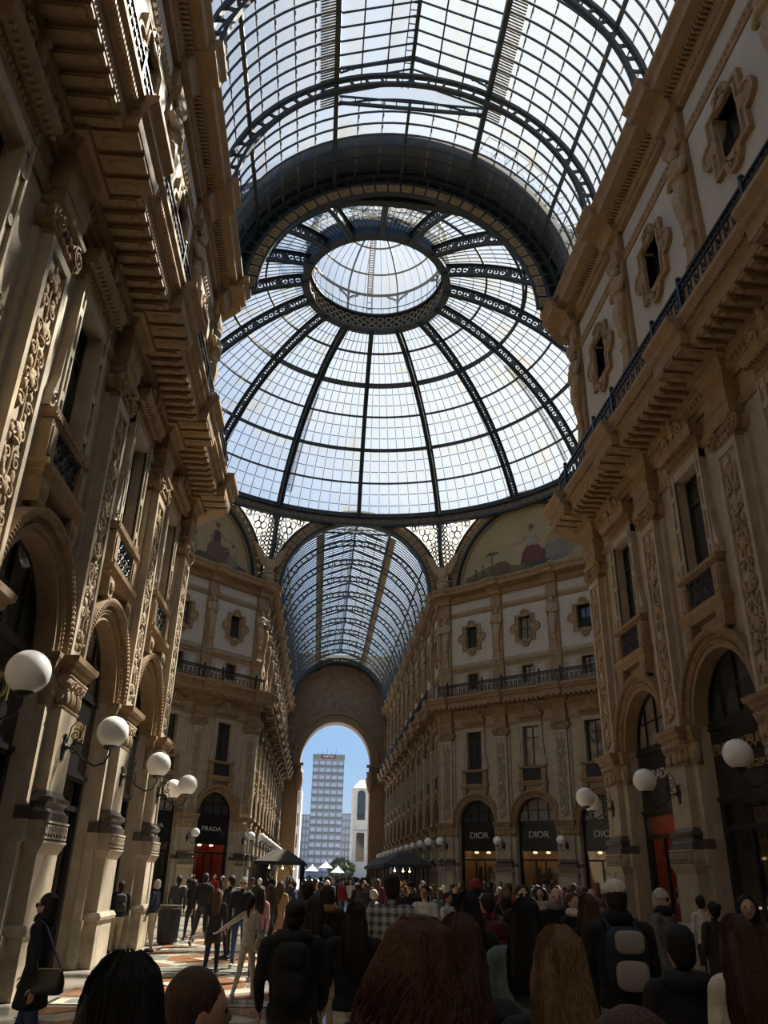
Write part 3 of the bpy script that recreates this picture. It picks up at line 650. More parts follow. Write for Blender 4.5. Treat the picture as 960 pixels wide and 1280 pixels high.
# ------------------------------------------------------------------ glazed vaults
VR, VZ = 7.35, 24.9
HL = 3.2; AL = math.acos(HL/VR)                      # lantern half width
def arc_pt(a, r=VR): return (r*math.cos(a), VZ+r*math.sin(a))
def g_girder():
    m = MB(); n = 40
    m.arc_band(6.62, 6.76, -.09, .09, 0, VZ, n=n); m.arc_band(7.12, 7.28, -.09, .09, 0, VZ, n=n)
    k = 34
    for i in range(k+1):
        a = math.pi*i/k; M = Matrix.Translation((0, 0, VZ))@Matrix.Rotation(-a, 4, 'Y')
        m.prism([(6.7, -.16), (6.85, -.05), (7.05, -.05), (7.2, -.16), (7.2, .16), (7.05, .05), (6.85, .05), (6.7, .16)], -.05, .05, M)
    return m
P['girder'] = g_girder().mesh('girder', RIBM)
P['bar_full'] = MB().arc_band(7.24, 7.32, -.025, .025, 0, VZ, n=36).mesh('glazing_bar', RIBM)
P['bar_right'] = MB().arc_band(7.24, 7.32, -.025, .025, 0, VZ, 0, AL, 14).mesh('glazing_bar', RIBM)
P['bar_left'] = MB().arc_band(7.24, 7.32, -.025, .025, 0, VZ, math.pi-AL, math.pi, 14).mesh('glazing_bar', RIBM)
STEP = .578
NP = 9; DA = AL/NP                                   # panes from springing to lantern edge
NT = 6; DT = (math.pi-2*AL)/NT                       # panes over the crown
def pane_mesh(da, name='pane'):
    m = MB(); r = 7.34; t = .012; y0, y1 = .02, STEP-.02; e = .006
    q = [(r, e*r), (r, (da-e)*r)]
    a0, a1 = e, da-e; k = 2; vs_ = []; fs = []
    for i in range(k+1):
        a = a0+(a1-a0)*i/k; c, s_ = math.cos(a), math.sin(a)
        for rr in (r, r+t):
            for y in (y0, y1): vs_.append((rr*c, y, rr*s_))
    for i in range(k):
        b = i*4; e4 = b+4
        for (p, q_) in ((0, 1), (1, 3), (3, 2), (2, 0)): fs.append((b+p, b+q_, e4+q_, e4+p))
    fs += [(0, 2, 3, 1), (k*4, k*4+1, k*4+3, k*4+2)]
    return m.add(vs_, fs)
PANE_S, PANE_T = pane_mesh(DA), pane_mesh(DT)
P['vpane_s'] = PANE_S.mesh('pane', RGLASS); P['vpane_t'] = PANE_T.mesh('pane', RGLASS)
def vault(name, M, y0, n_bays, lan0, lan1, single, laps=True, hood=None):
    """barrel vault along local y from y0; lantern roof between lan0 and lan1; `single` = which rows of panes are separate parts"""
    root = obj(name, None); root.matrix_world = M; tag(root, kind='structure')
    L_ = n_bays*BAY; y1 = y0+L_
    for i in range(n_bays+1): obj('girder', P['girder'], root, (0, y0+i*BAY, 0))
    rows = int(round(L_/STEP)); stuff = MB(); lap = MB(); cnt = 0
    for i in range(rows+1):
        y = y0+i*STEP; inl = lan0-.01 <= y <= lan1+.01
        if i % 9 == 0 and not inl: pass
        if inl: obj('glazing_bar', P['bar_right'], root, (0, y, 0)); obj('glazing_bar', P['bar_left'], root, (0, y, 0))
        else: obj('glazing_bar', P['bar_full'], root, (0, y, 0))
    for i in range(rows):
        y = y0+i*STEP; inl = lan0 < y+STEP/2 < lan1
        ang = [(k*DA, 's') for k in range(NP)]+[(math.pi-AL+k*DA, 's') for k in range(NP)]
        if not inl: ang += [(AL+k*DT, 't') for k in range(NT)]
        for a, ty in ang:
            Mp = Matrix.Translation((0, y, VZ))@Matrix.Rotation(-a, 4, 'Y')
            if single(y+STEP/2, a) and cnt < 300:
                cnt += 1; obj('pane', P['vpane_'+ty], root, M=Mp)
            else:
                src = PANE_S if ty == 's' else PANE_T; stuff.add(src.v, src.f, Mp)
            if laps:
                lap.box(7.30, 7.33, .06, STEP-.06, -.022, .022, Mp); lap.box(7.29, 7.31, .13, .3, -.05, .02, Mp)
    if stuff.v: tag(obj('roof_panes', stuff.mesh('roof_panes', RGLASS, fix=False), root), kind='stuff')
    if lap.v: tag(obj('putty_laps', lap.mesh('putty_laps', PUTTY, fix=False), root), kind='stuff')
    for a, w_ in ((AL, .2), (math.pi-AL, .2), (R_(28), .12), (math.pi-R_(28), .12), (R_(3), .15), (math.pi-R_(3), .15), (math.pi/2, .12)):
        if a == math.pi/2:
            segs = [(y0, lan0), (lan1, y1)]
        else: segs = [(y0, y1)]
        x, z = arc_pt(a, 7.16)
        for s0, s1 in segs:
            if s1-s0 > .1: obj('purlin', MB().box(x-w_/2, x+w_/2, s0, s1, z-w_*.7, z+w_*.7).mesh('purlin', RIBM), root)
    if lan1 > lan0:
        ze = arc_pt(AL)[1]+.12; zt = ze+.5; zr = zt+1.25; ln = lan1-lan0
        slope = math.hypot(HL, zr-zt); ta = math.atan2(zr-zt, HL)
        nl = int(round(ln/STEP)); LB = MB()
        for sg in (-1, 1):
            obj('lantern_purlin', MB().beam((sg*HL, lan0, zt), (sg*HL, lan1, zt), .12, .16).mesh('lantern_purlin', RIBM), root)
            obj('lantern_louvre', MB().box(sg*HL-.02, sg*HL+.02, lan0, lan1, ze+.3, zt).mesh('lantern_louvre', LEADM), root)
            for q in (1/3, 2/3):
                obj('lantern_purlin', MB().beam((sg*HL*(1-q), lan0, zt+(zr-zt)*q), (sg*HL*(1-q), lan1, zt+(zr-zt)*q), .06, .08).mesh('lantern_purlin', RIBM), root)
        obj('ridge_beam', MB().beam((0, lan0, zr-.05), (0, lan1, zr-.05), .14, .2).mesh('ridge_beam', RIBM), root)
        key = 'rafter%d' % round(HL*100)
        if key not in P: P[key] = MB().beam((-HL, 0, zt), (0, 0, zr), .05, .07).beam((HL, 0, zt), (0, 0, zr), .05, .07).mesh('rafter', RIBM)
        for i in range(nl+1): obj('rafter', P[key], root, (0, lan0+i*STEP, 0))
        for sg in (-1, 1):
            for q in range(3):
                x0, x1 = sg*HL*(1-q/3), sg*HL*(1-(q+1)/3); za, zb = zt+(zr-zt)*q/3+.06, zt+(zr-zt)*(q+1)/3+.06
                kk = 'lpane%d%d' % (sg, q)
                if kk not in P:
                    mm = MB(); mm.add([(x0, .02, za), (x1, .02, zb), (x1, STEP-.02, zb), (x0, STEP-.02, za), (x0, .02, za+.012), (x1, .02, zb+.012), (x1, STEP-.02, zb+.012), (x0, STEP-.02, za+.012)],
                                      [(0, 1, 2, 3), (4, 5, 6, 7), (0, 1, 5, 4), (1, 2, 6, 5), (2, 3, 7, 6), (3, 0, 4, 7)]); P[kk] = mm.mesh('lantern_pane', RGLASS)
                for i in range(nl): obj('lantern_pane', P[kk], root, (0, lan0+i*STEP, 0))
        # bracket trusses under the lantern
        tr = MB(); zb = zt
        for sg in (-1, 1):
            tr.beam((sg*HL, 0, zb), (0, 0, zr-.15), .08, .1)
            tr.tube([(sg*HL, 0, zb-.75), (sg*(HL-.15), 0, zb-.25), (sg*(HL-.7), 0, zb+.12), (sg*(HL-1.7), 0, zb+.5), (0, 0, zb+1.0)], .045, 6)
            for q in range(4): tr.arc_band(.07, .11, -.03, .03, sg*(HL-.12-.28*q), zb-.16+.15*q, 0, 2*math.pi, 10)
        tk = tr.mesh('lantern_truss', RIBM)
        i = 0
        while y0+i*BAY <= y1+.1:
            yy = y0+i*BAY-.0
            if lan0-.1 <= yy <= lan1+.1: obj('lantern_truss', tk, root, (0, yy, 0))
            i += 1
        for yy in (lan0, lan1):                      # gable ends
            g = MB(); g.beam((-HL, yy, ze), (HL, yy, ze), .1, .14)
            for q in range(-5, 6): x = q*HL/5.5; g.box(x-.02, x+.02, yy-.03, yy+.03, ze-(0), ze+.35)
            g.beam((-HL, yy, ze+.4), (HL, yy, ze+.4), .06, .08); obj('lantern_gable', g.mesh('lantern_gable', RIBM), root)
            gp = MB(); gp.prism([(-HL, ze+.05), (HL, ze+.05), (HL, zt), (0, zr), (-HL, zt)], yy-.01, yy+.01); obj('gable_pane', gp.mesh('gable_pane', RGLASS), root)
        # service ladder slung under the ridge
        ld = MB()
        for x in (-.38, -.1): ld.beam((x, lan0, zr-.5), (x, lan1, zr-.5), .04, .06)
        for i in range(int(ln/.28)): ld.beam((-.38, lan0+i*.28, zr-.5), (-.1, lan0+i*.28, zr-.5), .03)
        tag(obj('service_ladder', ld.mesh('service_ladder', RIBM), root), 'iron service ladder slung under the ridge')
    if lan1 > lan0:
        ls = MB(); nsl = int((lan1-lan0)/.115)
        for i in range(nsl):
            for a in (AL-.055, math.pi-AL+.055):
                x, z = arc_pt(a, 7.2); dx, dz = -math.sin(a), math.cos(a); ls.beam((x-dx*.32, lan0+i*.115, z-dz*.32), (x+dx*.32, lan0+i*.115, z+dz*.32), .035, .05)
        tag(obj('louvre_slats', ls.mesh('louvre_slats', PUTTY, fix=False), root), kind='stuff')
    if hood and laps:
        gr_ = MB()
        for rr in (8.2, 8.7): gr_.tube([(rr*math.cos(R_(4+i*5)), hood[0]-.3+(1-math.sin(R_(4+i*5)))*.9, VZ+rr*math.sin(R_(4+i*5))) for i in range(13)], .03, 5)
        for i in range(13):
            a = R_(4+i*5); yy = hood[0]-.3+(1-math.sin(a))*.9; gr_.tube([(7.6*math.cos(a), yy, VZ+7.6*math.sin(a)), (8.8*math.cos(a), yy, VZ+8.8*math.sin(a))], .03, 5)
            if i < 12: b_ = R_(9+i*5); gr_.tube([(7.7*math.cos(a), yy, VZ+7.7*math.sin(a)), (8.7*math.cos(b_), yy, VZ+8.7*math.sin(b_))], .018, 4)
        tag(obj('guard_rail', gr_.mesh('guard_rail', RIBM), root), 'thin roof guard rail outside the glass')
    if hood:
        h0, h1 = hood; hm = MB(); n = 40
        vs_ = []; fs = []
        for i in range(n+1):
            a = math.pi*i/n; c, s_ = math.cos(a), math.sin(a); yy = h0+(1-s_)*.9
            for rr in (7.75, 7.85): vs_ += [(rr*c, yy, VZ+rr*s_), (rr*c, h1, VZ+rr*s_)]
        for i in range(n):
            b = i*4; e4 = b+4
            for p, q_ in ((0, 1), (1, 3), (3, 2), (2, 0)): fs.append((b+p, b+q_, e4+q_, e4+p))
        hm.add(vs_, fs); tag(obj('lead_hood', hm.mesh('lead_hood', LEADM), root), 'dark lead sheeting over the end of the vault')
    return root
I4 = Matrix.Identity(4)
Y0N = Y_N-BAY*NB
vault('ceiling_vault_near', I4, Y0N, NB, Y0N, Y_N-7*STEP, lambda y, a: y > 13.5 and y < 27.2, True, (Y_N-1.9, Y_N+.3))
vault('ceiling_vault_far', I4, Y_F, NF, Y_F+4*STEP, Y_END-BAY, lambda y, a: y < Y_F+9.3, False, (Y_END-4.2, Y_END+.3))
for sg in (-1, 1):
    Ms = Matrix.Translation((0, YC, 0))@Matrix.Rotation(-sg*math.pi/2, 4, 'Z')
    vault('ceiling_vault_side_right' if sg > 0 else 'ceiling_vault_side_left', Ms, YC-Y_N, NS, YC-Y_N+BAY, YC-Y_N+BAY*2, lambda y, a: False, False)

# ------------------------------------------------------------------ octagon arches, mural lunettes, spandrels
AP = 19.5                                            # distance of the octagon's sides from its axis
BAND = mat('patterned_arch_iron', (.12, .10, .08), .7, var=.3, scale=9)
PANELM = mat('arch_panel_bronze', (.27, .19, .10), .6, .2, var=.3, scale=20, bump=.4, bscale=60)
arch = MB(); arch.arc_band(6.5, 6.68, -.25, .5, 0, VZ, n=48); arch.arc_band(6.65, 7.75, -.05, .2, 0, VZ, n=48); arch.arc_band(7.62, 7.8, -.15, .4, 0, VZ, n=48)
P['arch_rim'] = arch.mesh('arch_rim', RIBM)
NPN = 34
pm = MB(); M0 = Matrix.Translation((0, 0, 0))
da = math.pi/NPN
pm.prism([(6.78, -.27), (7.52, -.3), (7.52, .3), (6.78, .27)], -.12, -.05)
pm.arc_band(.17, .25, -.18, -.1, 7.15, 0, 0, 2*math.pi, 12); pm.sphere((7.15, -.13, 0), .09, 8, 5)
P['arch_panel'] = pm.mesh('arch_panel', PANELM)
P['arch_panel_in'] = MB().prism([(6.2, -.24), (6.6, -.26), (6.6, .26), (6.2, .24)], .52, .58).arc_band(.08, .14, .56, .62, 6.4, 0, 0, 2*math.pi, 10).mesh('arch_panel', PANELM)
dome = obj('ceiling_dome', None); dome.location = (0, YC, 0); tag(dome, kind='structure')
ZR = 32.1; RR = 19.2
def side_M(k):                                       # local x along the side, local y outwards
    return Matrix.Translation((0, 0, 0))@Matrix.Rotation(math.pi/4*k, 4, 'Z')@Matrix.Translation((0, AP-.15, 0))
for k in range(8):
    Mk = side_M(k)
    obj('arch_rim', P['arch_rim'], dome, M=Mk)
    if k == 4: obj('arch_rim', MB().arc_band(6.12, 6.68, .36, .52, 0, VZ, n=48).mesh('arch_rim', RIBM), dome, M=Mk)
    for i in range(NPN):
        Mp = Mk@Matrix.Translation((0, 0, VZ))@Matrix.Rotation(-(i+.5)*da, 4, 'Y')
        obj('arch_panel', P['arch_panel'], dome, M=Mp)
        if k == 4: obj('arch_panel', P['arch_panel_in'], dome, M=Mp)
    # spandrel glass either side of the arch, up to the dome's ring
    for sg in (-1, 1):
        n = 14; x1 = 8.05; top = []; bot = []
        for i in range(n+1):
            x = sg*(1.6+(x1-1.6)*i/n)
            ang = math.atan2(x, AP); tp = Vector((RR*math.sin(ang), RR*math.cos(ang)-(AP-.15), ZR-.75))
            zb = VZ+math.sqrt(max(0, 7.75**2-x*x)) if abs(x) < 7.75 else VZ
            bt = Vector((x, 0, zb))
            if tp.z < bt.z: tp.z = bt.z+.02
            top.append(tp); bot.append(bt)
        m = MB(); NV = 6
        for i in range(n+1):
            for j in range(NV+1): m.v.append(bot[i].lerp(top[i], j/NV))
        for i in range(n):
            for j in range(NV): a = i*(NV+1)+j; m.f.append((a, a+NV+1, a+NV+2, a+1)); m.m.append(0)
        obj('rose_pane', m.mesh('rose_pane', ROSEG), dome, M=Mk)
        tr = MB()
        def onS(x, t):
            q = (abs(x)-1.6)/(x1-1.6)*n; i = min(n-1, max(0, int(q))); fr = q-i
            return (bot[i].lerp(bot[i+1], fr)).lerp(top[i].lerp(top[i+1], fr), t)
        def ring(cx, cz, r, w_):
            # ring of tracery lying on the spandrel
            pts = []
            for j in range(13):
                a = 2*math.pi*j/12; x = cx+r*math.cos(a)*sg; z = cz+r*math.sin(a)
                b_ = onS(x, 0); t_ = onS(x, 1)
                if t_.z-b_.z < .05: return
                t = (z-b_.z)/(t_.z-b_.z)
                if t < -.05 or t > 1.05: return
                p = b_.lerp(t_, t); pts.append((p.x, p.y-.05, p.z))
            tr.tube(pts, w_, 4)
        for (cx, cz, r) in ((6.35, 30.15, .92), (4.45, 31.0, .1)):
            cx *= sg; ring(cx, cz, r, .07); ring(cx, cz, r*.32, .06)
            for j in range(6): a = math.pi/3*j; ring(cx+sg*r*.64*math.cos(a), cz+r*.64*math.sin(a), r*.30, .05)
        rg = random.Random(5)
        x = 2.2
        while x < 7.9:
            z = VZ+math.sqrt(max(0, 7.75**2-x*x)) if x < 7.75 else VZ+.4
            while z < 31.2:
                if math.hypot(x-6.35, z-30.15) > 1.05: ring(sg*x, z, .17, .055); ring(sg*(x+.19), z+.19, .09, .045)
                z += .38
            x += .38
        if tr.v: tag(obj('rose_tracery', tr.mesh('rose_tracery', RIBM), dome, M=Mk), kind='stuff')
# ring beam of the dome
m = MB(); NN = 96
def ring_band(r0, r1, z0, z1):
    mm = MB(); vs_ = []; fs = []
    for i in range(NN):
        a = 2*math.pi*i/NN; c, s_ = math.cos(a), math.sin(a); vs_ += [(r0*c, r0*s_, z0), (r1*c, r1*s_, z0), (r1*c, r1*s_, z1), (r0*c, r0*s_, z1)]
    for i in range(NN):
        b = i*4; e4 = ((i+1) % NN)*4
        for q in range(4): fs.append((b+q, b+(q+1) % 4, e4+(q+1) % 4, e4+q))
    return mm.add(vs_, fs)
obj('ring_beam', ring_band(18.75, 19.5, 31.85, 32.25).mesh('ring_beam', RIBM), dome); obj('ring_beam', ring_band(18.95, 19.3, 31.1, 31.3).mesh('ring_beam', RIBM), dome)
obj('ring_band', ring_band(19.05, 19.2, 31.3, 31.85).mesh('ring_band', BAND), dome)
m = MB()
for i in range(160):
    a = 2*math.pi*i/160; M = Matrix.Rotation(a, 4, 'Z')@Matrix.Translation((0, 19.02, 31.57)); m.arc_band(.13, .19, -.03, .03, 0, 0, 0, 2*math.pi, 9); 
    last = m.v[-40:]; m.v[-40:] = [M@p for p in last]
tag(obj('ring_bosses', m.mesh('ring_bosses', PANELM), dome), kind='stuff')
# dome shell
ZT = 43.25
def _circ(a, b, bul):
    dx, dz = b[0]-a[0], b[1]-a[1]; ln = math.hypot(dx, dz); nx, nz_ = -dz/ln, dx/ln
    if nz_ < 0: nx, nz_ = -nx, -nz_
    rr = (ln*ln/4+bul*bul)/(2*bul); return ((a[0]+b[0])/2-nx*(rr-bul), (a[1]+b[1])/2-nz_*(rr-bul)), rr
DC, DR = _circ((RR, ZR), (5.3, ZT), 2.35); A0 = math.atan2(ZR-DC[1], RR-DC[0]); A1 = math.atan2(ZT-DC[1], 5.3-DC[0])
def dp(t, off=0): a = A0+(A1-A0)*t; return (DC[0]+(DR+off)*math.cos(a), DC[1]+(DR+off)*math.sin(a))
m = MB(); n = 48
for o0, o1, w_ in ((-.06, .0, .34), (-.98, -.88, .36), (-.16, .02, .1), (-.98, -.82, .12)):
    vs_ = []; fs = []
    for i in range(n+1):
        r0, z0 = dp(i/n, o0); r1, z1 = dp(i/n, o1); vs_ += [(-w_/2, r0, z0), (w_/2, r0, z0), (w_/2, r1, z1), (-w_/2, r1, z1)]
    for i in range(n):
        b = i*4; e4 = b+4
        for q in range(4): fs.append((b+q, b+(q+1) % 4, e4+(q+1) % 4, e4+q))
    m.add(vs_, fs)
for i in range(38):                                  # pierced web: linked rings between solid plates
    t = (i+.5)/38
    if i % 6 == 3 or i == 37:
        for dt in (-.008, .008):
            pass
        r0, z0 = dp(t-.011, -.9); r1, z1 = dp(t+.011, -.9); r2, z2 = dp(t+.011, -.03); r3, z3 = dp(t-.011, -.03)
        m.add([(-.03, r0, z0), (-.03, r1, z1), (-.03, r2, z2), (-.03, r3, z3), (.03, r0, z0), (.03, r1, z1), (.03, r2, z2), (.03, r3, z3)], [(0, 1, 2, 3), (7, 6, 5, 4), (0, 4, 5, 1), (1, 5, 6, 2), (2, 6, 7, 3), (3, 7, 4, 0)])
    else:
        r, z = dp(t, -.5); o = len(m.v)
        m.arc_band(.22, .32, -.03, .03, 0, 0, 0, 2*math.pi, 10); m.arc_band(.0, .10, -.03, .03, .0, .0, 0, 2*math.pi, 6)
        m.v[o:] = [Vector((p.y, r+p.x, z+p.z)) for p in m.v[o:]]
        for sg in (-1, 1):
            ra, za = dp(t-.013, -.5+sg*.4); rb, zb = dp(t+.013, -.5+sg*.24); m.beam((0, ra, za), (0, rb, zb), .06); ra, za = dp(t+.013, -.5+sg*.4); rb, zb = dp(t-.013, -.5+sg*.24); m.beam((0, ra, za), (0, rb, zb), .05)
P['rib'] = m.mesh('rib', RIBM)
for k in range(16): obj('rib', P['rib'], dome, None, 0, Matrix.Rotation(math.pi/8*k, 4, 'Z'))
# rib legs at the octagon's corners, down to the winged figures
m = MB(); m.box(-.18, .18, 19.0, 19.35, 28.3, 32.1); m.beam((0, 19.2, 28.4), (0, 20.2, 26.6), .34, .4); P['rib_leg'] = m.mesh('rib_leg', RIBM)
m = MB()
m.lathe([(.0, 24.6), (.25, 24.7), (.5, 25.1), (.62, 25.5), (.5, 25.75), (.66, 25.85), (.62, 26.0)], 14, Matrix.Translation((0, 20.2, 0)))
m.lathe([(.3, 26.0), (.5, 26.4), (.46, 27.0), (.3, 27.4), (.12, 27.6)], 12, Matrix.Translation((0, 20.0, 0)), 1, .8); m.sphere((0, 19.8, 27.75), .24, 10, 8, (.9, 1.2, 1)); limb(m, (0, 19.62, 27.74), (0, 19.42, 27.64), .09, .04)
for sg in (-1, 1):
    m.prism([(sg*.3, 26.5), (sg*.4, 27.4), (sg*.9, 28.2), (sg*1.55, 28.6), (sg*1.4, 27.9), (sg*1.1, 27.2), (sg*.75, 26.6)], 19.95, 20.2)
    for q in range(5): m.tube([(sg*.45, 19.95, 27.2-.1*q), (sg*(.8+.08*q), 19.92, 27.5+.1*q-.12*q), (sg*(1.45-.13*q), 19.95, 28.4-.38*q)], [.09, .08, .03], 5)
P['eagle'] = fuse(m, .055, 2, 'winged_figure'); P['eagle'].materials.clear(); P['eagle'].materials.append(RELIEF)
for k in range(8):
    Mr = Matrix.Rotation(math.pi/4*k+math.pi/8, 4, 'Z'); obj('rib_leg', P['rib_leg'], dome, M=Mr); obj('winged_figure', P['eagle'], dome, M=Mr)
# rings
def ring_tube(t, off, w_, h_):
    r, z = dp(t, off); return ring_band(r-w_/2, r+w_/2, z-h_/2, z+h_/2)
for q in (1, 3, 5): obj('hoop', ring_tube(q/6, -.12, .14, .14).mesh('hoop', RIBM), dome)
for q in (2, 4):
    obj('hoop', ring_tube(q/6, -.1, .2, .2).mesh('hoop', RIBM), dome); obj('hoop', ring_tube(q/6, -.55, .16, .16).mesh('hoop', RIBM), dome)
    m = MB(); r0, z0 = dp(q/6, -.1); r1, z1 = dp(q/6, -.55)
    for i in range(96):
        a = 2*math.pi*(i+.5)/96; c, s_ = math.cos(a), math.sin(a); m.beam((r0*c, r0*s_, z0), (r1*c, r1*s_, z1), .1, .05)
    tag(obj('hoop_web', m.mesh('hoop_web', RIBM), dome), kind='stuff')
# glazing of the dome: bars and panes
NBAR = 8; bars = MB(); panes = MB(); laps = MB(); cnt = 0
DPK = {}
for q in range(6):
    for s3 in range(3):
        t0 = q/6+s3/18+.002; t1 = q/6+(s3+1)/18-.002
        (r0, z0), (r1, z1) = dp(t0, .02), dp(t1, .02); ha = math.pi/16/ (NBAR/2)/2*.97
        mm = MB(); vs_ = []
        for rr, zz in ((r0, z0), (r1, z1)):
            for h in (-ha, ha): vs_.append((rr*math.sin(h), rr*math.cos(h), zz))
        up = Vector((0, .006, .011)); vs_ += [tuple(Vector(p)+up) for p in vs_]
        mm.add(vs_, [(0, 1, 3, 2), (4, 6, 7, 5), (0, 4, 5, 1), (1, 5, 7, 3), (3, 7, 6, 2), (2, 6, 4, 0)]); DPK[q, s3] = (mm, mm.mesh('pane', RGLASS))
for k in range(16):
    for j in range(NBAR):
        az = math.pi/8*(k+(j+.5)/NBAR); Mz = Matrix.Rotation(-az, 4, 'Z')
        near_ = abs(((az+math.pi) % (2*math.pi))-math.pi) < math.pi/8*1.6
        for (q, s3), (mm, me) in DPK.items():
            if near_ and q < 5 and cnt < 300 and (q*3+s3) < 13: cnt += 1; obj('pane', me, dome, M=Mz)
            else: panes.add(mm.v, mm.f, Mz)
            if s3:
                r, z = dp(q/6+s3/18, -.0); h = math.pi/16/NBAR*.8
                laps.beam((r*math.sin(-h), r*math.cos(-h), z), (r*math.sin(h), r*math.cos(h), z), .03, .05)
                o = len(laps.v)-8; laps.v[o:] = [Mz@p for p in laps.v[o:]]
        if j:
            ab = math.pi/8*(k+j/NBAR)
            for i in range(18):
                (r0, z0), (r1, z1) = dp(i/18, 0), dp((i+1)/18, 0); bars.beam((r0*math.sin(ab), r0*math.cos(ab), z0), (r1*math.sin(ab), r1*math.cos(ab), z1), .035, .06)
tag(obj('dome_panes', panes.mesh('dome_panes', RGLASS, fix=False), dome), kind='stuff'); tag(obj('glazing_bars', bars.mesh('glazing_bars', RIBM, fix=False), dome), kind='stuff'); tag(obj('putty_laps', laps.mesh('putty_laps', PUTTY, fix=False), dome), kind='stuff')
# oculus ring and lantern
for r0, r1, z0, z1 in ((4.55, 5.1, 42.2, 42.4), (4.55, 5.1, 43.75, 43.9), (4.82, 4.9, 42.4, 43.75)): obj('oculus_ring', ring_band(r0, r1, z0, z1).mesh('oculus_ring', RIBM), dome)
m = MB()
for i in range(48):
    M = Matrix.Rotation(2*math.pi*i/48, 4, 'Z')@Matrix.Translation((0, 4.74, 0)); o = len(m.v)
    m.arc_band(.19, .29, -.04, .04, 0, 42.75, 0, 2*math.pi, 10); m.arc_band(.19, .29, -.04, .04, 0, 43.36, 0, 2*math.pi, 10); m.v[o:] = [M@p for p in m.v[o:]]
tag(obj('oculus_tracery', m.mesh('oculus_tracery', PANELM), dome), kind='stuff')
LRIB = mat('pale_lantern_iron', (.20, .19, .16), .6, .1, var=.2, scale=6)
def lp(t): a = math.pi/2*t; return (4.9*math.cos(a*.94), 46.05+3.4*math.sin(a))
m = MB()
for i in range(17):
    pass
col_ = MB(); col_.lathe([(.1, 43.85), (.08, 44.05), (.06, 45.55), (.1, 45.75), (.08, 46.05)], 8, Matrix.Translation((0, 4.85, 0)))
for sg in (-1, 1): col_.tube([(0, 4.85, 44.95), (sg*.3, 4.84, 45.65), (sg*1.0, 4.74, 45.95)], .035, 5)
for i in range(6): col_.arc_band(.06, .09, 4.8, 4.86, .12*(i+1), 45.4+.08*i, 0, 2*math.pi, 8); col_.arc_band(.06, .09, 4.8, 4.86, -.12*(i+1), 45.4+.08*i, 0, 2*math.pi, 8)
P['lcol'] = col_.mesh('lantern_column', LRIB)
lr = MB(); lr.tube([(0, *lp(i/16)) for i in range(17)], .07, 6); P['lrib'] = lr.mesh('lantern_rib', LRIB)
for k in range(8):
    Mr = Matrix.Rotation(math.pi/4*k+math.pi/8, 4, 'Z'); obj('lantern_column', P['lcol'], dome, M=Mr); obj('lantern_rib', P['lrib'], dome, M=Mr)
obj('lantern_hoop', ring_band(4.82, 4.98, 46., 46.15).mesh('lantern_hoop', LRIB), dome)
for t in (.33, .66, .9): r, z = lp(t); obj('lantern_hoop', ring_band(r-.05, r+.05, z-.05, z+.05).mesh('lantern_hoop', LRIB), dome)
gl = MB(); gb = MB(); nseg = 48
prof = [(5.0, 43.9), (5.0, 44.95), (5.0, 46.05)]+[lp(i/10) for i in range(1, 10)]+[(.25, 49.45)]
for i in range(nseg):
    a0, a1 = 2*math.pi*i/nseg, 2*math.pi*(i+1)/nseg
    for j in range(len(prof)-1):
        (r0, z0), (r1, z1) = prof[j], prof[j+1]
        gl.add([(r0*math.cos(a0), r0*math.sin(a0), z0), (r0*math.cos(a1), r0*math.sin(a1), z0), (r1*math.cos(a1), r1*math.sin(a1), z1), (r1*math.cos(a0), r1*math.sin(a0), z1)], [(0, 1, 2, 3)])
        gb.beam((r0*math.cos(a0), r0*math.sin(a0), z0), (r1*math.cos(a0), r1*math.sin(a0), z1), .03)
tag(obj('lantern_panes', gl.mesh('lantern_panes', RGLASS, fix=False), dome), kind='stuff'); tag(obj('lantern_bars', gb.mesh('lantern_bars', LRIB, fix=False), dome), kind='stuff')
m = MB()
for i in range(72): a = 2*math.pi*i/72; m.box(-.012, .012, 4.68, 4.7, 43.9, 44.5, Matrix.Rotation(a, 4, 'Z'))
tag(obj('oculus_railing', m.mesh('oculus_railing', RIBM), dome), kind='stuff')
obj('oculus_rail', ring_band(4.66, 4.71, 44.5, 44.55).mesh('oculus_rail', RIBM), dome)
m = MB(); pts = [(5.0, 44.05), (4.75, 46.05)]+[(lp(i/10)[0]-.2, lp(i/10)[1]-.1) for i in range(1, 9)]
for x in (-.42, -.08):
    for (r0, z0), (r1, z1) in zip(pts[:-1], pts[1:]): m.beam((x, r0, z0), (x, r1, z1), .06)
for i in range(30):
    q = i/30*(len(pts)-1); j = int(q); f_ = q-j; r = pts[j][0]+(pts[j+1][0]-pts[j][0])*f_; z = pts[j][1]+(pts[j+1][1]-pts[j][1])*f_; m.beam((-.42, r, z), (-.08, r, z), .05)
tag(obj('access_ladder', m.mesh('access_ladder', mat('ochre_painted_iron', (.36, .25, .12), .6)), dome), 'ochre access ladder inside the lantern')
m = MB()                                             # ladder lying on the dome's right flank
for x in (-.2, .2):
    for i in range(10): (r0, z0), (r1, z1) = dp(.08+i*.05, .12), dp(.13+i*.05, .12); m.beam((x, r0, z0), (x, r1, z1), .05)
for i in range(60): r, z = dp(.08+i*.5/60, .12); m.beam((-.2, r, z), (.2, r, z), .04)
P['dome_ladder'] = m.mesh('roof_ladder', RIBM)
for a in (R_(-62), R_(20)): tag(obj('roof_ladder', P['dome_ladder'], dome, M=Matrix.Rotation(a, 4, 'Z')), 'iron ladder lying on the outside of the dome')

for o in list(dome.children):
    if o.name.split('.')[0] in ('oculus_ring', 'oculus_tracery', 'oculus_railing', 'oculus_rail', 'lantern_column', 'lantern_rib', 'lantern_hoop', 'lantern_panes', 'lantern_bars', 'access_ladder'):
        o.scale = (1.1, 1.1, 1); o.location.z += .15
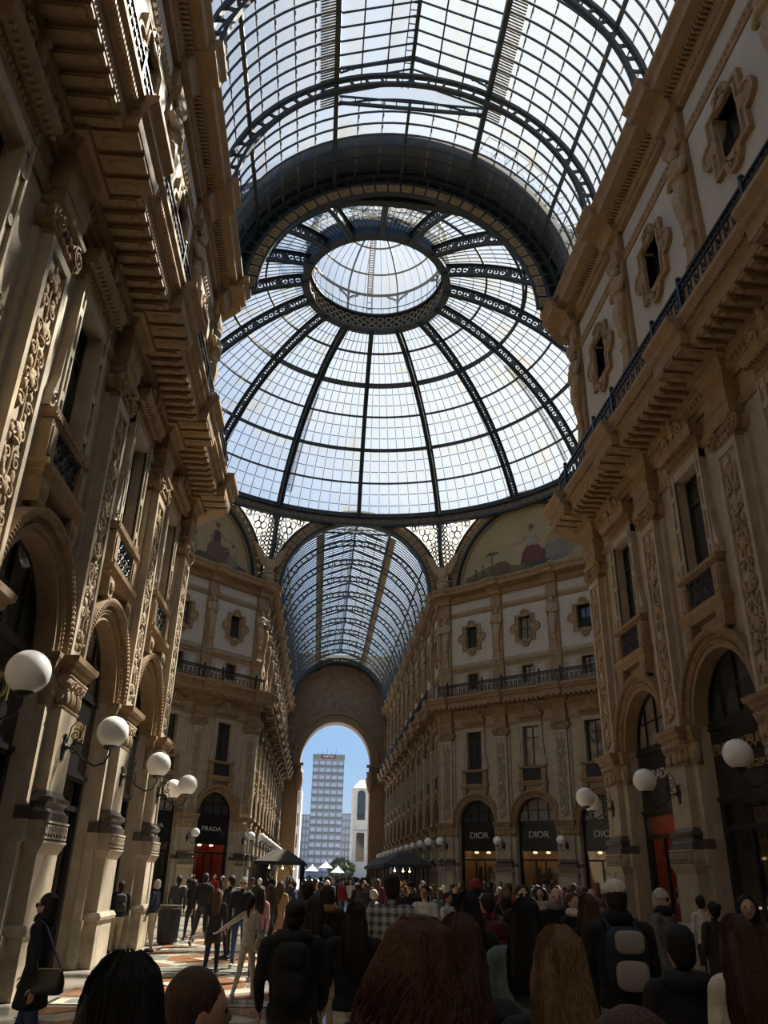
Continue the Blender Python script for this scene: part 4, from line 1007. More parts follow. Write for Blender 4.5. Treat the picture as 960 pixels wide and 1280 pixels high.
# mural lunettes on the four chamfered sides
MC = lambda n, c: mat('mural_'+n, c, .85, var=.15, scale=1.5)
def ell(cx, cz, rx, rz, n=14, rot=0): return [(cx+rx*math.cos(2*math.pi*i/n)*math.cos(rot)-rz*math.sin(2*math.pi*i/n)*math.sin(rot), cz+rx*math.cos(2*math.pi*i/n)*math.sin(rot)+rz*math.sin(2*math.pi*i/n)*math.cos(rot)) for i in range(n)]
def mural(k, label, figures):
    Mk = Matrix.Translation((0, YC, 0))@side_M(k)
    t = thing('mural', label, 'mural'); t.matrix_world = Mk
    m = MB(); a0_ = math.asin(.29/6.5); m.prism([(6.5*math.cos(a0_+(math.pi-2*a0_)*i/40), VZ+6.5*math.sin(a0_+(math.pi-2*a0_)*i/40)) for i in range(41)], .2, .4); obj('painted_ground', m.mesh('painted_ground', PAINTSKY), t)
    m = MB(); m.arc_band(6.28, 6.505, .08, .2, 0, VZ, a0=a0_, a1=math.pi-a0_, n=40); obj('border', m.mesh('border', TRIM), t)
    fit = lambda ps: [(x*.94, max(VZ+.3, VZ+(z-VZ)*.94)) for x, z in ps]
    for j, (nm, mt, poly) in enumerate(figures):
        poly = (fit(poly[0]), poly[1]) if nm == 'limb' else fit(poly)
        if nm == 'limb':
            m = MB(); m.tube([(x, .19, z) for x, z in poly[0]], poly[1], 6, flat=.12 if False else 1)
            m.v = [Vector((p.x, .19+(p.y-.19)*.08-.0006*j, p.z)) for p in m.v]
        else: m = MB().prism(poly, .188-.0011*j, .2)
        obj('painted_figure', m.mesh('painted_figure', mt), t)
gr, dg_, sk, rd, wt, br, gy, bl = MC('green', (.10, .11, .05)), MC('dark_green', (.055, .055, .035)), MC('flesh', (.24, .155, .09)), MC('crimson', (.12, .04, .03)), MC('white', (.27, .23, .16)), MC('brown', (.11, .07, .04)), MC('stone_grey', (.17, .15, .11)), MC('haze', (.30, .25, .15))
def robed(x, z, s, robe, top_, hair, f=1):
    return [('robe', robe, [(x-.9*s*f, z), (x+.8*s*f, z), (x+.75*s*f, z+.8*s), (x+.35*s*f, z+1.35*s), (x-.3*s*f, z+1.3*s), (x-.75*s*f, z+.7*s)]),
            ('torso', top_, [(x-.32*s, z+1.2*s), (x+.36*s, z+1.2*s), (x+.38*s, z+1.9*s), (x+.16*s, z+2.1*s), (x-.16*s, z+2.1*s), (x-.36*s, z+1.85*s)]),
            ('limb', sk, ([(x-.3*s*f, z+1.85*s), (x-.8*s*f, z+1.6*s), (x-1.35*s*f, z+1.55*s)], [.11*s, .09*s, .06*s])), ('limb', sk, ([(x+.3*s*f, z+1.85*s), (x+.6*s*f, z+1.4*s), (x+.3*s*f, z+1.1*s)], [.11*s, .09*s, .06*s])),
            ('limb', sk, ([(x, z+2.05*s), (x, z+2.3*s)], [.09*s, .09*s])), ('head', sk, ell(x-.03*f, z+2.42*s, .17*s, .22*s)), ('hair', hair, ell(x+.06*f*s, z+2.52*s, .2*s, .2*s))]
figR = [('ground', gr, [(-6.6, VZ+.05), (6.6, VZ+.05), (6.2, VZ+1.2), (3.5, VZ+1.9), (1, VZ+1.4), (-1.5, VZ+1.1), (-4, VZ+.6), (-6.4, VZ+.5)]), ('rocks', gy, ell(-3.4, VZ+1.9, 1.6, 1.0)), ('rocks', dg_, ell(-1.4, VZ+1.6, 1.4, .8)), ('bush', br, ell(2.4, VZ+1.2, 1.1, .9))]
figR += robed(-.9, VZ+1.3, 1.35, rd, wt, br, -1)+robed(-3.2, VZ+1.3, 1.2, gy, sk, rd, 1)+robed(4.3, VZ+.6, .55, br, br, dg_, 1)+robed(5.1, VZ+.5, .5, br, dg_, dg_, -1)
figR += [('limb', br, ([(3.2, VZ+1.3), (3.3, VZ+2.2), (3.25, VZ+2.9)], .05))]+[('limb', dg_, ([(3.25, VZ+2.9), (3.25+.5*math.cos(a), VZ+2.95+.3*math.sin(a)), (3.25+.85*math.cos(a), VZ+2.75+.35*math.sin(a))], [.05, .05, .02])) for a in (0, .6, 1.2, 1.9, 2.6, 3.1)]
figL = [('ground', dg_, [(-6.6, VZ+.05), (6.6, VZ+.05), (6.4, VZ+.8), (3, VZ+1.5), (0, VZ+1.3), (-4, VZ+1.6), (-6.3, VZ+1.0)]), ('rocks', br, ell(-3.8, VZ+1.6, 1.3, .9)), ('rocks', bl, ell(1.5, VZ+1.5, 1.8, .8))]+robed(-2.7, VZ+1.2, 1.25, br, dg_, br, 1)+robed(.2, VZ+1.2, 1.2, gy, wt, br, -1)+robed(-4.6, VZ+.9, .8, gy, bl, br, -1)
def mir(figs): return [(n_, m_, ([(-x, z) for x, z in p_[0]], p_[1]) if n_ == 'limb' else [(-x, z) for x, z in p_]) for n_, m_, p_ in figs]
mural(7, 'lunette mural of seated robed women with a palm tree, above the DIOR shops', mir(figR))
mural(1, 'lunette mural of a dark seated figure on rocks, above the PRADA corner', mir(figL))
mural(5, 'plain ochre lunette mural behind the shaded near wall', figR[:3]); mural(3, 'plain ochre lunette mural behind the sunlit near wall', figL[:3])

# ------------------------------------------------------------------ end wall of the far arm with the great arch
m = MB(); OW, OZ = 5.3, 17.2; n = 24
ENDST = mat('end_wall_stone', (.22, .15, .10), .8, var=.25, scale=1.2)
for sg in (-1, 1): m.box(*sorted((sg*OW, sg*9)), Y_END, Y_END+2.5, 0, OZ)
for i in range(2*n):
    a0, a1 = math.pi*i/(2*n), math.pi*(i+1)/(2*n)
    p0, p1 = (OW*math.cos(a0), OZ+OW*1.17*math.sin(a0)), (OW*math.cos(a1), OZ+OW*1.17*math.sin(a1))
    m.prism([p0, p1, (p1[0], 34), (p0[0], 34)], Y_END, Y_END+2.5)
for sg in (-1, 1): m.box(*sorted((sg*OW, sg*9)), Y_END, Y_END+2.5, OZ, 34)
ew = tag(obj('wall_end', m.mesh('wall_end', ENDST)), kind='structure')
m = MB(); m.arc_band(OW, OW+.5, -.3, .1, 0, 0, n=40); m.arc_band(OW+.5, OW+1.0, -.15, .1, 0, 0, n=40); m.arc_band(OW+1.0, OW+1.25, -.4, .1, 0, 0, n=40)
for v in m.v: v.z *= 1.17
o = obj('archivolt', m.mesh('archivolt', TRIM), ew, (0, Y_END, OZ))
m = MB(); m.arc_band(6.5, 7.3, -.25, .1, 0, VZ, n=40); obj('wall_rib', m.mesh('wall_rib', ENDST), ew, (0, Y_END, 0))
for sg in (-1, 1):
    m = MB(); m.box(*sorted((sg*5.1, sg*7.6)), Y_END-.5, Y_END+.2, OZ-.9, OZ); m.box(*sorted((sg*4.75, sg*7.6)), Y_END-.8, Y_END+.4, OZ-.35, OZ); obj('impost', m.mesh('impost', TRIM), ew)
    m = MB(); m.lathe([(.25, OZ-4), (.5, OZ-3.2), (.7, OZ-2.2), (.5, OZ-1.6), (.6, OZ-1)], 10, Matrix.Translation((sg*5.3, Y_END-.3, 0))); m.sphere((sg*5.2, Y_END-.5, OZ-1.5), .45, 10, 8); obj('bracket', m.mesh('bracket', RELIEF, True), ew)
    m = MB(); m.box(*sorted((sg*5.5, sg*7.4)), Y_END-.3, Y_END+.1, 0, OZ-.9); obj('pier', m.mesh('pier', TRIM), ew)

# ------------------------------------------------------------------ beyond the arch
def building(name, label, x0, x1, y, z1, cols, rows, wallm, winm, depth=12, z0=0, fr=(.7, .62), winarch=False):
    t = thing(name, label, 'building', ((x0+x1)/2, y, 0)); hw = (x1-x0)/2
    obj('wall', MB().box(-hw, hw, 0, depth, 0, z1).mesh('wall', wallm), t)
    cw = 2*hw/cols; ch = (z1-z0)/rows
    if winarch:
        m = MB(); w2 = cw*fr[0]/2; h = ch*fr[1]; m.prism([(-w2, 0), (w2, 0)]+[(w2*math.cos(math.pi*i/10), h-w2+w2*math.sin(math.pi*i/10)) for i in range(11)], -.15, .1)
    else: m = MB().box(-cw*fr[0]/2, cw*fr[0]/2, -.15, .1, 0, ch*fr[1])
    me = m.mesh('window', winm)
    for i in range(cols):
        for j in range(rows): obj('window', me, t, (-hw+cw*(i+.5), 0, z0+ch*(j+.2)))
    return t, hw
TWALL = mat('tower_grey_cladding', (.20, .22, .25), .6, var=.1, scale=.3); TWIN = mat('tower_window', (.34, .40, .48), .25, spec=.6); PALE = mat('pale_marble_facade', (.50, .46, .41), .8, var=.12, scale=.4)
sc4 = (400)/280.
YT = 400; z_t = CAM.z+(39.66-CAM.z)*sc4
def at_y(px, py, Y):
    d = fwd+RT*((px-480)/F_PX)+UP*((640-py)/F_PX); return CAM+d*(Y/d.y)
xa, xb = at_y(391, 960, YT).x, at_y(430, 960, YT).x; zt = at_y(410, 943, YT).z
t, hw = building('office_tower', 'tall grey glass office tower with rooftop sign, seen through the end arch', xa, xb, YT, zt-2.2, 5, 15, TWALL, TWIN, 14, 3, (.74, .5))
obj('parapet', MB().box(-hw-.2, hw+.2, -.2, 14, zt-2.2, zt).mesh('parapet', mat('parapet_green_grey', (.16, .19, .16), .7)), t)
for j in range(15): obj('floor_band', MB().box(-hw-.1, hw+.1, -.3, 0, 3+(zt-5.2)/15*j-.25, 3+(zt-5.2)/15*j+.35).mesh('floor_band', mat('tower_band', (.13, .15, .17), .6)), t)
for j in range(6): obj('antenna', MB().tube([(-hw+2+j*2.2, 5, zt), (-hw+2+j*2.2+.3, 5, zt+1.5+(j*37 % 5)*.5)], .08, 5).mesh('antenna', IRON), t)
s_ = obj('rooftop_sign', MB().box(-3.4, 3.4, -.1, .02, -.9, .9).mesh('rooftop_sign', mat('sign_dark_red', (.10, .02, .02), .5)), t, (-.2, -.25, zt-1.1)); tag(s_, 'dark red sign lettered MARTINI')
obj('lettering', text_mesh('MARTINI', 1.5, mat('sign_white', (.7, .7, .7), .5), .05, .9), s_, (0, -.16, 0))
building('office_block', 'grey gridded office block joining the tower on its arcade side', at_y(370, 1030, 420).x, at_y(391, 1030, 420).x, 420, at_y(385, 1018, 420).z, 5, 9, TWALL, TWIN, 12, 0, (.6, .6))
building('office_block', 'grey gridded office block between the tower and the marble pavilion', at_y(428, 1030, 420).x, at_y(452, 1030, 420).x, 420, at_y(440, 1017, 420).z, 6, 9, TWALL, TWIN, 12, 0, (.6, .6))
xa, xb = at_y(441, 1030, 250).x, at_y(500, 1030, 250).x; za = at_y(450, 985, 250).z
t, hw = building('marble_pavilion', 'pale marble pavilion with tall arched windows, beyond the end arch', xa, xb, 250, za, 3, 2, PALE, WGLASS, 14, 3.5, (.5, .74), True)
m = MB(); m.add([(-hw-.3, -.3, za), (hw+.3, -.3, za), (hw+.3, 14, za), (-hw-.3, 14, za), (-hw+2, 3, za+2.6), (hw-2, 3, za+2.6), (hw-2, 11, za+2.6), (-hw+2, 11, za+2.6)], [(0, 1, 2, 3), (4, 5, 6, 7), (0, 1, 5, 4), (1, 2, 6, 5), (2, 3, 7, 6), (3, 0, 4, 7)]); obj('roof', m.mesh('roof', PALE), t)
obj('ledge', MB().box(-hw-.5, hw+.5, -.6, 0, za*.52, za*.52+.4).mesh('ledge', PALE), t)
xa, xb = at_y(340, 1030, 180).x, at_y(375, 1030, 180).x
t, hw = building('corner_palace', 'sunlit pale palace corner just outside the end arch', xa, xb, 180, at_y(372, 985, 180).z, 3, 4, PALE, WGLASS, 14, 2, (.5, .6))
tr = thing('tree', 'small dark leafy tree in the square beyond the arch', 'tree', (at_y(427, 1085, 240).x, 240, 0))
m = MB(); m.tube([(0, 0, 0), (.1, 0, 1.5), (0, .1, 3)], [.2, .16, .1], 6); obj('trunk', m.mesh('trunk', mat('bark', (.06, .045, .03), .9)), tr)
m = MB(); rnd = random.Random(2)
for i in range(420):
    a, b_ = rnd.random()*6.28, math.acos(2*rnd.random()-1); rr = 1+.15*rnd.random(); c = Vector((3.2*rr*math.cos(a)*math.sin(b_), 3*rr*math.sin(a)*math.sin(b_), 3.4+2.4*rr*math.cos(b_))); s3 = .5+.4*rnd.random()
    M = Matrix.Translation(c)@Euler((rnd.random()*6, rnd.random()*6, rnd.random()*6)).to_matrix().to_4x4(); m.add([(-s3, 0, 0), (0, -s3*.5, 0), (s3, 0, .1), (0, s3*.5, 0)], [(0, 1, 2, 3)], M)
tag(obj('foliage', m.mesh('foliage', mat('dark_leaf', (.05, .07, .03), .8, var=.3, scale=2)), tr), kind='stuff')
# market tents in the square
for i, (px, h) in enumerate(((390, 4.4), (407, 5.2), (422, 4.2))):
    t = thing('market_tent', 'pale peaked tent in the square beyond the arch', 'tent', (at_y(px, 1085, 215).x, 215, 0), 0, 'tents in the square')
    m = MB(); m.lathe([(1.7, h-1.6), (1.2, h-1.2), (.5, h-.6), (.05, h)], 8); obj('canopy', m.mesh('canopy', mat('tent_canvas', (.6, .6, .6), .8)), t)
    for a in range(4): obj('pole', MB().box(-.05, .05, -.05, .05, 0, h-1.5).mesh('pole', IRON), t, (1.1*math.cos(a*math.pi/2+.78), 1.1*math.sin(a*math.pi/2+.78), 0))
# ------------------------------------------------------------------ wall lamps
def lamp_parts():
    m = MB(); m.lathe([(.13, 0), (.13, .03), (.08, .05), (.05, .09)], 12, Matrix.Rotation(-math.pi/2, 4, 'X')); m.box(-.06, .06, 0, .03, -.25, .25); plate = m.mesh('back_plate', IRON)
    m = MB()
    pts = [(0, .04, 0), (0, .22, -.02), (0, .42, -.22), (0, .66, -.34), (0, .84, -.28), (0, .92, -.12), (0, .92, -.02)]
    m.tube(pts, [.022, .022, .022, .022, .02, .018, .016], 6)
    def sc(c, r, s, a0):
        q = []
        for i in range(17): t = i/16; a = a0+s*t*9.0; rr = r*(1-.8*t); q.append((0, c[0]+rr*math.cos(a), c[1]+rr*math.sin(a)))
        m.tube(q, .013, 5)
    sc((.24, -.02), .16, 1, -1); sc((.20, .24), .13, -1, 2); sc((.30, .12), .08, 1, 0); m.tube([(0, .05, .05), (0, .1, .4), (0, .22, .55), (0, .34, .42), (0, .3, .22)], .013, 5)
    arm = m.mesh('bracket_arm', IRON)
    m = MB(); m.lathe([(.03, -.03), (.1, -.01), (.15, .03), (.13, .06)], 14, Matrix.Translation((0, .92, .0))); cup = m.mesh('globe_holder', IRON)
    m = MB(); m.sphere((0, .92, .33), .31, 28, 18); g = m.mesh('globe', OPAL, True)
    return (('back_plate', plate), ('bracket_arm', arm), ('globe_holder', cup), ('globe', g))
LP = lamp_parts()
def lamp(x, y, nrm, label, z=4.27, group=None, s=1.0):
    t = thing('wall_lamp', label, 'lamp', (x, y, z), math.atan2(nrm[1], nrm[0])-math.pi/2, group); t.scale = (s, s, s)
    for nm, me in LP: obj(nm, me, t)
PV = XW-.36
desc = ['corner pier nearest the octagon', 'second pier from the octagon', 'third pier from the octagon', 'fourth pier from the octagon']
for k in range(4):
    y = Y_N-BAY*k
    lamp(-PV, y, (1, 0), 'white globe lamp on iron bracket, sunlit wall, '+desc[k]); lamp(PV, y, (-1, 0), 'white globe lamp on iron bracket, shaded wall, '+desc[k])
s2 = math.sqrt(.5)
for sx, nm in ((1, 'DIOR'), (-1, 'PRADA')):
    for fy, who in ((1, 'far'), (-1, 'near')):
        for j, u in enumerate((-1.5*BAY, -.5*BAY, .5*BAY, 1.5*BAY)):
            if fy < 0 and abs(u) < 6: continue
            # chamfer direction (sx, -fy)/sqrt2 from its middle
            px_, py_ = sx*mid+sx*s2*u, YC+fy*mid-fy*s2*u; off = .36
            if fy < 0 and sx*px_ > 12: continue
            lab = ('white globe lamp beside the %s shopfronts, %s pier from the far arcade' % (nm, ('first', 'second', 'third', 'fourth')[j if sx > 0 else j])) if fy > 0 else 'white globe lamp on the octagon face of the %s corner pier' % ('shaded' if sx > 0 else 'sunlit')
            lamp(px_-sx*s2*off, py_-fy*s2*off, (-sx, -fy), lab)
for k in range(NF):
    y = Y_F+BAY*k
    for sx in (-1, 1):
        lamp(sx*PV, y, (-sx, 0), 'small white globe lamp in the row along the %s wall of the far arcade' % ('sunlit' if sx < 0 else 'shaded'), group='globe lamps of the far arcade, '+('sunlit' if sx < 0 else 'shaded')+' side')

# ------------------------------------------------------------------ cafe pavilions in the far arcade
AWN = mat('dark_awning', (.035, .032, .03), .8, var=.2)
def cafe(label, x0, x1, y0, y1):
    t = thing('cafe_pavilion', label, 'pavilion', ((x0+x1)/2, (y0+y1)/2, 0)); hx, hy = (x1-x0)/2, (y1-y0)/2
    m = MB(); m.add([(-hx-.3, -hy-.3, 3.0), (hx+.3, -hy-.3, 3.0), (hx+.3, hy+.3, 3.0), (-hx-.3, hy+.3, 3.0), (-hx*.3, -hy+1, 3.9), (hx*.3, -hy+1, 3.9), (hx*.3, hy-1, 3.9), (-hx*.3, hy-1, 3.9)], [(0, 3, 2, 1), (4, 5, 6, 7), (0, 1, 5, 4), (1, 2, 6, 5), (2, 3, 7, 6), (3, 0, 4, 7)]); obj('canopy', m.mesh('canopy', AWN), t)
    obj('valance', MB().box(-hx-.3, hx+.3, -hy-.32, -hy-.27, 2.72, 3.0).box(-hx-.32, -hx-.27, -hy-.3, hy+.3, 2.72, 3.0).box(hx+.27, hx+.32, -hy-.3, hy+.3, 2.72, 3.0).mesh('valance', AWN), t)
    n = max(2, int(2*hy/3))
    for i in range(n+1):
        for sg in (-1, 1): obj('post', MB().box(-.06, .06, -.06, .06, 0, 3.0).mesh('post', IRON), t, (sg*hx, -hy+2*hy*i/n, 0))
    m = MB(); m.arc_band(.95, 1.03, -.04, .04, 0, 1.9, n=16); m.box(-hx, hx, -.04, .04, .85, .95); m.box(-hx, hx, -.02, .02, .1, .85); obj('front_screen', m.mesh('front_screen', BRONZE), t, (0, -hy, 0))
    for i in range(3):                               # the few warm points of light seen under each awning
        m = MB(); m.lathe([(.03, 2.42), (.09, 2.46), (.09, 2.54), (.02, 2.58)], 8); m.beam((0, 0, 2.56), (0, 0, 3.1), .015); obj('hanging_light', m.mesh('hanging_light', WARM), t, ((-.9, .1, 1.0)[i], -hy+1.5+3.0*i, 0))
cafe('dark cafe pavilion against the sunlit wall of the far arcade', -6.9, -3.4, 71, 95)
cafe('dark cafe pavilion against the shaded wall of the far arcade', 3.6, 6.9, 70, 97)
# litter bin by the third pier
t = thing('litter_bin', 'dark ribbed metal litter bin beside the man in beige trousers', 'bin', (at_z(207, 1180, 0).x, at_z(207, 1180, 0).y, 0))
m = MB(); m.lathe([(.24, 0), (.27, .05), (.33, .95), (.35, 1.0)], 20); obj('bin_body', m.mesh('bin_body', IRON), t)
obj('rim', MB().lathe([(.35, 1.0), (.37, 1.02), (.37, 1.08), (.3, 1.1)], 20).mesh('rim', BRONZE), t)
m = MB()
for i in range(20): a = 2*math.pi*i/20; m.beam((.28*math.cos(a), .28*math.sin(a), .06), (.335*math.cos(a), .335*math.sin(a), .95), .025)
obj('ribs', m.mesh('ribs', IRON), t)
# curtains in the FRATELLI PRADA window, red drape opposite the PRADA pier
m = MB()
for i in range(16):
    x = -1.4+i*.19; m.tube([(x, -1.2+.06*(i % 2), .1), (x+.02, -1.2, 2), (x, -1.2+.06*(i % 2), 3.9)], .1, 7)
obj('curtain', m.mesh('curtain', mat('gold_curtain', (.36, .27, .15), .6, var=.3, scale=6)), shR[1]['obj'])
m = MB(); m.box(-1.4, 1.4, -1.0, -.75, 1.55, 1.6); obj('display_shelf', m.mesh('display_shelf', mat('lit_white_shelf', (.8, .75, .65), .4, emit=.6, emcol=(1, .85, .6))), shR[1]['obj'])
for i in range(4):
    m = MB(); m.prism([(-.16, 0), (.16, 0), (.12, .22), (-.12, .22)], -.08, .08); m.tube([(-.08, 0, .22), (-.06, 0, .32), (.06, 0, .32), (.08, 0, .22)], .015, 5)
    obj('handbag', m.mesh('handbag', mat(('bag_orange', 'bag_tan')[i % 2], ((.5, .14, .04), (.45, .25, .1))[i % 2], .4)), shR[1]['obj'], (-1.0+i*.65, -.87, 1.6))

# ------------------------------------------------------------------ people
def seg_dist(p, a, b):
    d = b-a; t = max(0, min(1, (p-a).dot(d)/max(1e-9, d.length_squared))); return (p-(a+d*t)).length
def body_mesh(name, stride=0, arms=(0, 0), coat=0, wide=1.0, out_arm=None, bulk=1.0, bend=(.25, .25)):
    """one continuous figure, 1.72 tall, facing +y; slots: 0 skin 1 top 2 trousers 3 shoes"""
    V = Vector; m = MB(); bones = []
    def bone(a, b, ra, rb, slot, el=1):
        limb(m, a, b, ra, rb, 10, el); bones.append((V(a), V(b), (ra+rb)/2, slot))
    hz = .90-.035*abs(stride)*2
    ank = []
    for sg in (-1, 1):
        th = stride*sg*.42; hip = V((sg*.088*wide, 0, hz)); kn = hip+V((sg*.01, math.sin(th)*.43, -math.cos(th)*.43))
        sh = th-(.12 if th > 0 else .12+.75*abs(th)); an = kn+V((sg*.005, math.sin(sh)*.41, -math.cos(sh)*.41)); an.z = max(an.z, .075)
        pitch = 0 if sh > -.25 else -.5
        toe = an+V((sg*.03, .16*math.cos(pitch), -.035+.16*math.sin(pitch))); toe.z = max(toe.z, .035); heel = an+V((0, -.05, -.03))
        bone(hip, kn, .088*bulk, .058*bulk, 2); bone(kn, an, .060*bulk, .042*bulk, 2); bone(heel, toe, .045, .038, 3)
    def torso(z0, z1, rx0, ry0, rx1, ry1, slot):
        vs_ = []; n = 16; k = 5
        pr = [(rx0+(rx1-rx0)*i/k, ry0+(ry1-ry0)*i/k, z0+(z1-z0)*i/k) for i in range(k+1)]
        pr = [(pr[0][0]*.6, pr[0][1]*.6, z0-.03)]+pr+[(pr[-1][0]*.6, pr[-1][1]*.6, z1+.03)]
        for rx, ry, z in pr:
            for i in range(n): a = 2*math.pi*i/n; vs_.append((rx*math.cos(a), ry*math.sin(a), z))
        fs = [(j*n+i, j*n+(i+1) % n, (j+1)*n+(i+1) % n, (j+1)*n+i) for j in range(len(pr)-1) for i in range(n)]; fs += [tuple(range(n))[::-1], tuple((len(pr)-1)*n+i for i in range(n))]
        m.add(vs_, fs); bones.append((V((0, 0, z0)), V((0, 0, z1)), (ry0+ry1)/2+.02, slot))
    torso(.86, .98, .155*wide, .11*bulk, .15*wide, .105*bulk, 2 if not coat else 1); torso(.98, 1.2, .15*wide*bulk, .105*bulk, .165*wide*bulk, .115*bulk, 1); torso(1.2, 1.40, .17*wide*bulk, .118*bulk, .15*wide*bulk, .085*bulk, 1)
    if coat: torso(1.0-coat, 1.0, (.19+.08*coat)*wide, .15+.12*abs(stride)*coat, .165*wide, .12, 1)
    hands = []
    for i, sg in enumerate((-1, 1)):
        sh = V((sg*.185*wide*bulk, -.005, 1.385))
        if out_arm == sg:
            el = sh+V((sg*.24, .03, -.15)); wr = el+V((sg*.21, .04, -.13))
        else:
            a = arms[i]; el = sh+V((sg*.05, math.sin(a)*.28, -math.cos(a)*.28)); b = a+bend[i]; wr = el+V((-sg*.01, math.sin(b)*.25, -math.cos(b)*.25))
        bone(V((sg*.10*wide, 0, 1.40)), sh, .065, .062*bulk, 1); bone(sh, el, .058*bulk, .047*bulk, 1); bone(el, wr, .046*bulk, .033*bulk, 1)
        d = (wr-el).normalized(); hands.append((wr, d, sg)); bone(wr, wr+d*.085, .026, .03, 0, .6)
    bone((0, -.005, 1.42), (0, .012, 1.52), .052, .05, 0)
    m.sphere((0, .012, 1.605), .1, 14, 12, (.80, .95, 1.16)); bones.append((V((0, .012, 1.56)), V((0, .012, 1.65)), .085, 0))
    m.sphere((0, .05, 1.555), .06, 10, 8, (.85, .9, .8)); m.sphere((0, .115, 1.59), .021, 8, 6, (.7, 1, 1.3))
    for sg in (-1, 1): m.sphere((sg*.082, .005, 1.60), .024, 8, 6, (.45, .8, 1.2)); m.sphere((sg*.033, .09, 1.626), .022, 6, 5, (1.2, .6, .5))
    me = fuse(m, .017, 3, name)
    # fingers rooted in the palm
    f = MB()
    for wr, d, sg in hands:
        side = V((0, 1, 0)) if abs(d.y) < .9 else V((0, 0, 1)); side = (side-d*side.dot(d)).normalized(); inw = d.cross(side)*sg
        for j, (o_, ln) in enumerate(((-.024, .058), (-.008, .070), (.008, .075), (.024, .066))):
            b = wr+d*.085+side*o_; f.tube([b-d*.02, b+d*ln*.5, b+d*ln*.85+inw*.014, b+d*ln+inw*.03], [.0095, .009, .008, .006], 6)
        b = wr+d*.035+side*.03; f.tube([b-side*.01, b+side*.025+d*.025, b+side*.03+d*.055+inw*.01], [.011, .010, .007], 6)
    fm = f.mesh('f', SKIN); bm_ = bmesh.new(); bm_.from_mesh(me); nb = len(bm_.faces); bm_.from_mesh(fm); bm_.to_mesh(me); bm_.free(); bpy.data.meshes.remove(fm)
    hem = .93 if not coat else 1.0-coat-.02
    me.materials.clear()
    for q in range(4): me.materials.append(SKIN)
    for i, p in enumerate(me.polygons):
        p.use_smooth = True
        if i >= nb: p.material_index = 0; continue
        c = p.center; nb_ = min(bones, key=lambda b: seg_dist(c, b[0], b[1])-b[2]); sl_ = nb_[3]
        if sl_ in (1, 2) and (abs(nb_[0].x) < .001 or (sl_ == 2 and nb_[0].z > .8)): sl_ = 1 if c.z > hem else 2   # level hem of the top
        p.material_index = sl_
    return me
BODY = {'stand': body_mesh('body', .12, (.05, -.05), 0, 1.0), 'stand_w': body_mesh('body', .1, (.0, .05), 0, .9, bulk=.95), 'walk': body_mesh('body', .9, (-.4, .4), 0, 1.0), 'walk_b': body_mesh('body', -.8, (.35, -.35), 0, .93),
        'coat': body_mesh('body', .15, (.05, .1), .42, .98, bulk=1.08), 'coat_walk': body_mesh('body', .7, (-.3, .3), .35, .95, bulk=1.05), 'jacket': body_mesh('body', .2, (.1, .12), .12, 1.02, bulk=1.16, bend=(.5, .5)),
        'reach': body_mesh('body', .85, (.3, .1), 0, .86, out_arm=-1, bulk=.92, bend=(.2, .9)), 'phone': body_mesh('body', .1, (.35, .2), 0, 1.0, bulk=1.05, bend=(1.6, .2))}
def grain(mb, amp, fr=60):
    for v in mb.v:
        n_ = noise.noise(Vector((v.x*fr, v.y*fr, v.z*6)))*amp; v += Vector((v.x, v.y, 0)).normalized()*n_ if (abs(v.x)+abs(v.y)) > 1e-6 else Vector((0, 0, 0))
    return mb
def hair_mesh(kind):
    m = MB()
    if kind != 'bald': m.sphere((0, -.014, 1.632), .105, 28, 18, (.86, .97, 1.06)); m.sphere((0, -.045, 1.585), .085, 20, 12, (.95, .8, 1.0))
    if kind == 'long':
        for sg in (-1, 0, 1): m.tube([(sg*.05, -.05, 1.66), (sg*.062, -.085, 1.55), (sg*.07, -.115, 1.42), (sg*.07, -.13, 1.3), (sg*.06, -.13, 1.18)], [.052, .052, .05, .045, .02], 10, flat=.7)
        for sg in (-1, 1): m.tube([(sg*.06, .0, 1.66), (sg*.088, -.01, 1.56), (sg*.09, -.03, 1.46), (sg*.1, -.05, 1.33)], [.035, .034, .035, .02], 8)
    if kind == 'curly':
        m.lathe([(.12, 1.16), (.19, 1.26), (.205, 1.38), (.19, 1.5), (.155, 1.62), (.11, 1.72), (.03, 1.765)], 20, Matrix.Translation((0, -.075, 0)), 1, .66)
    if kind == 'tail':
        m.sphere((0, -.115, 1.66), .04, 10, 8); m.tube([(0, -.12, 1.66), (.0, -.165, 1.6), (0, -.165, 1.48), (0, -.15, 1.34)], [.03, .038, .035, .012], 8)
    if kind == 'bun': m.sphere((0, -.12, 1.66), .055, 12, 8)
    if kind == 'bob': m.lathe([(.07, 1.47), (.10, 1.5), (.104, 1.6), (.085, 1.7)], 14, Matrix.Translation((0, -.045, 0)), .92, .78)
    me = fuse(m, .012, 2, 'hair')
    fr = {'short': 45, 'curly': 22}.get(kind, 70)
    for v in me.vertices:
        n_ = noise.noise(Vector((v.co.x*fr, v.co.y*fr, v.co.z*5)))*(.012 if kind == 'curly' else .005); d = Vector((v.co.x, v.co.y+.03, 0))
        if d.length > 1e-4: v.co += d.normalized()*n_
    return me
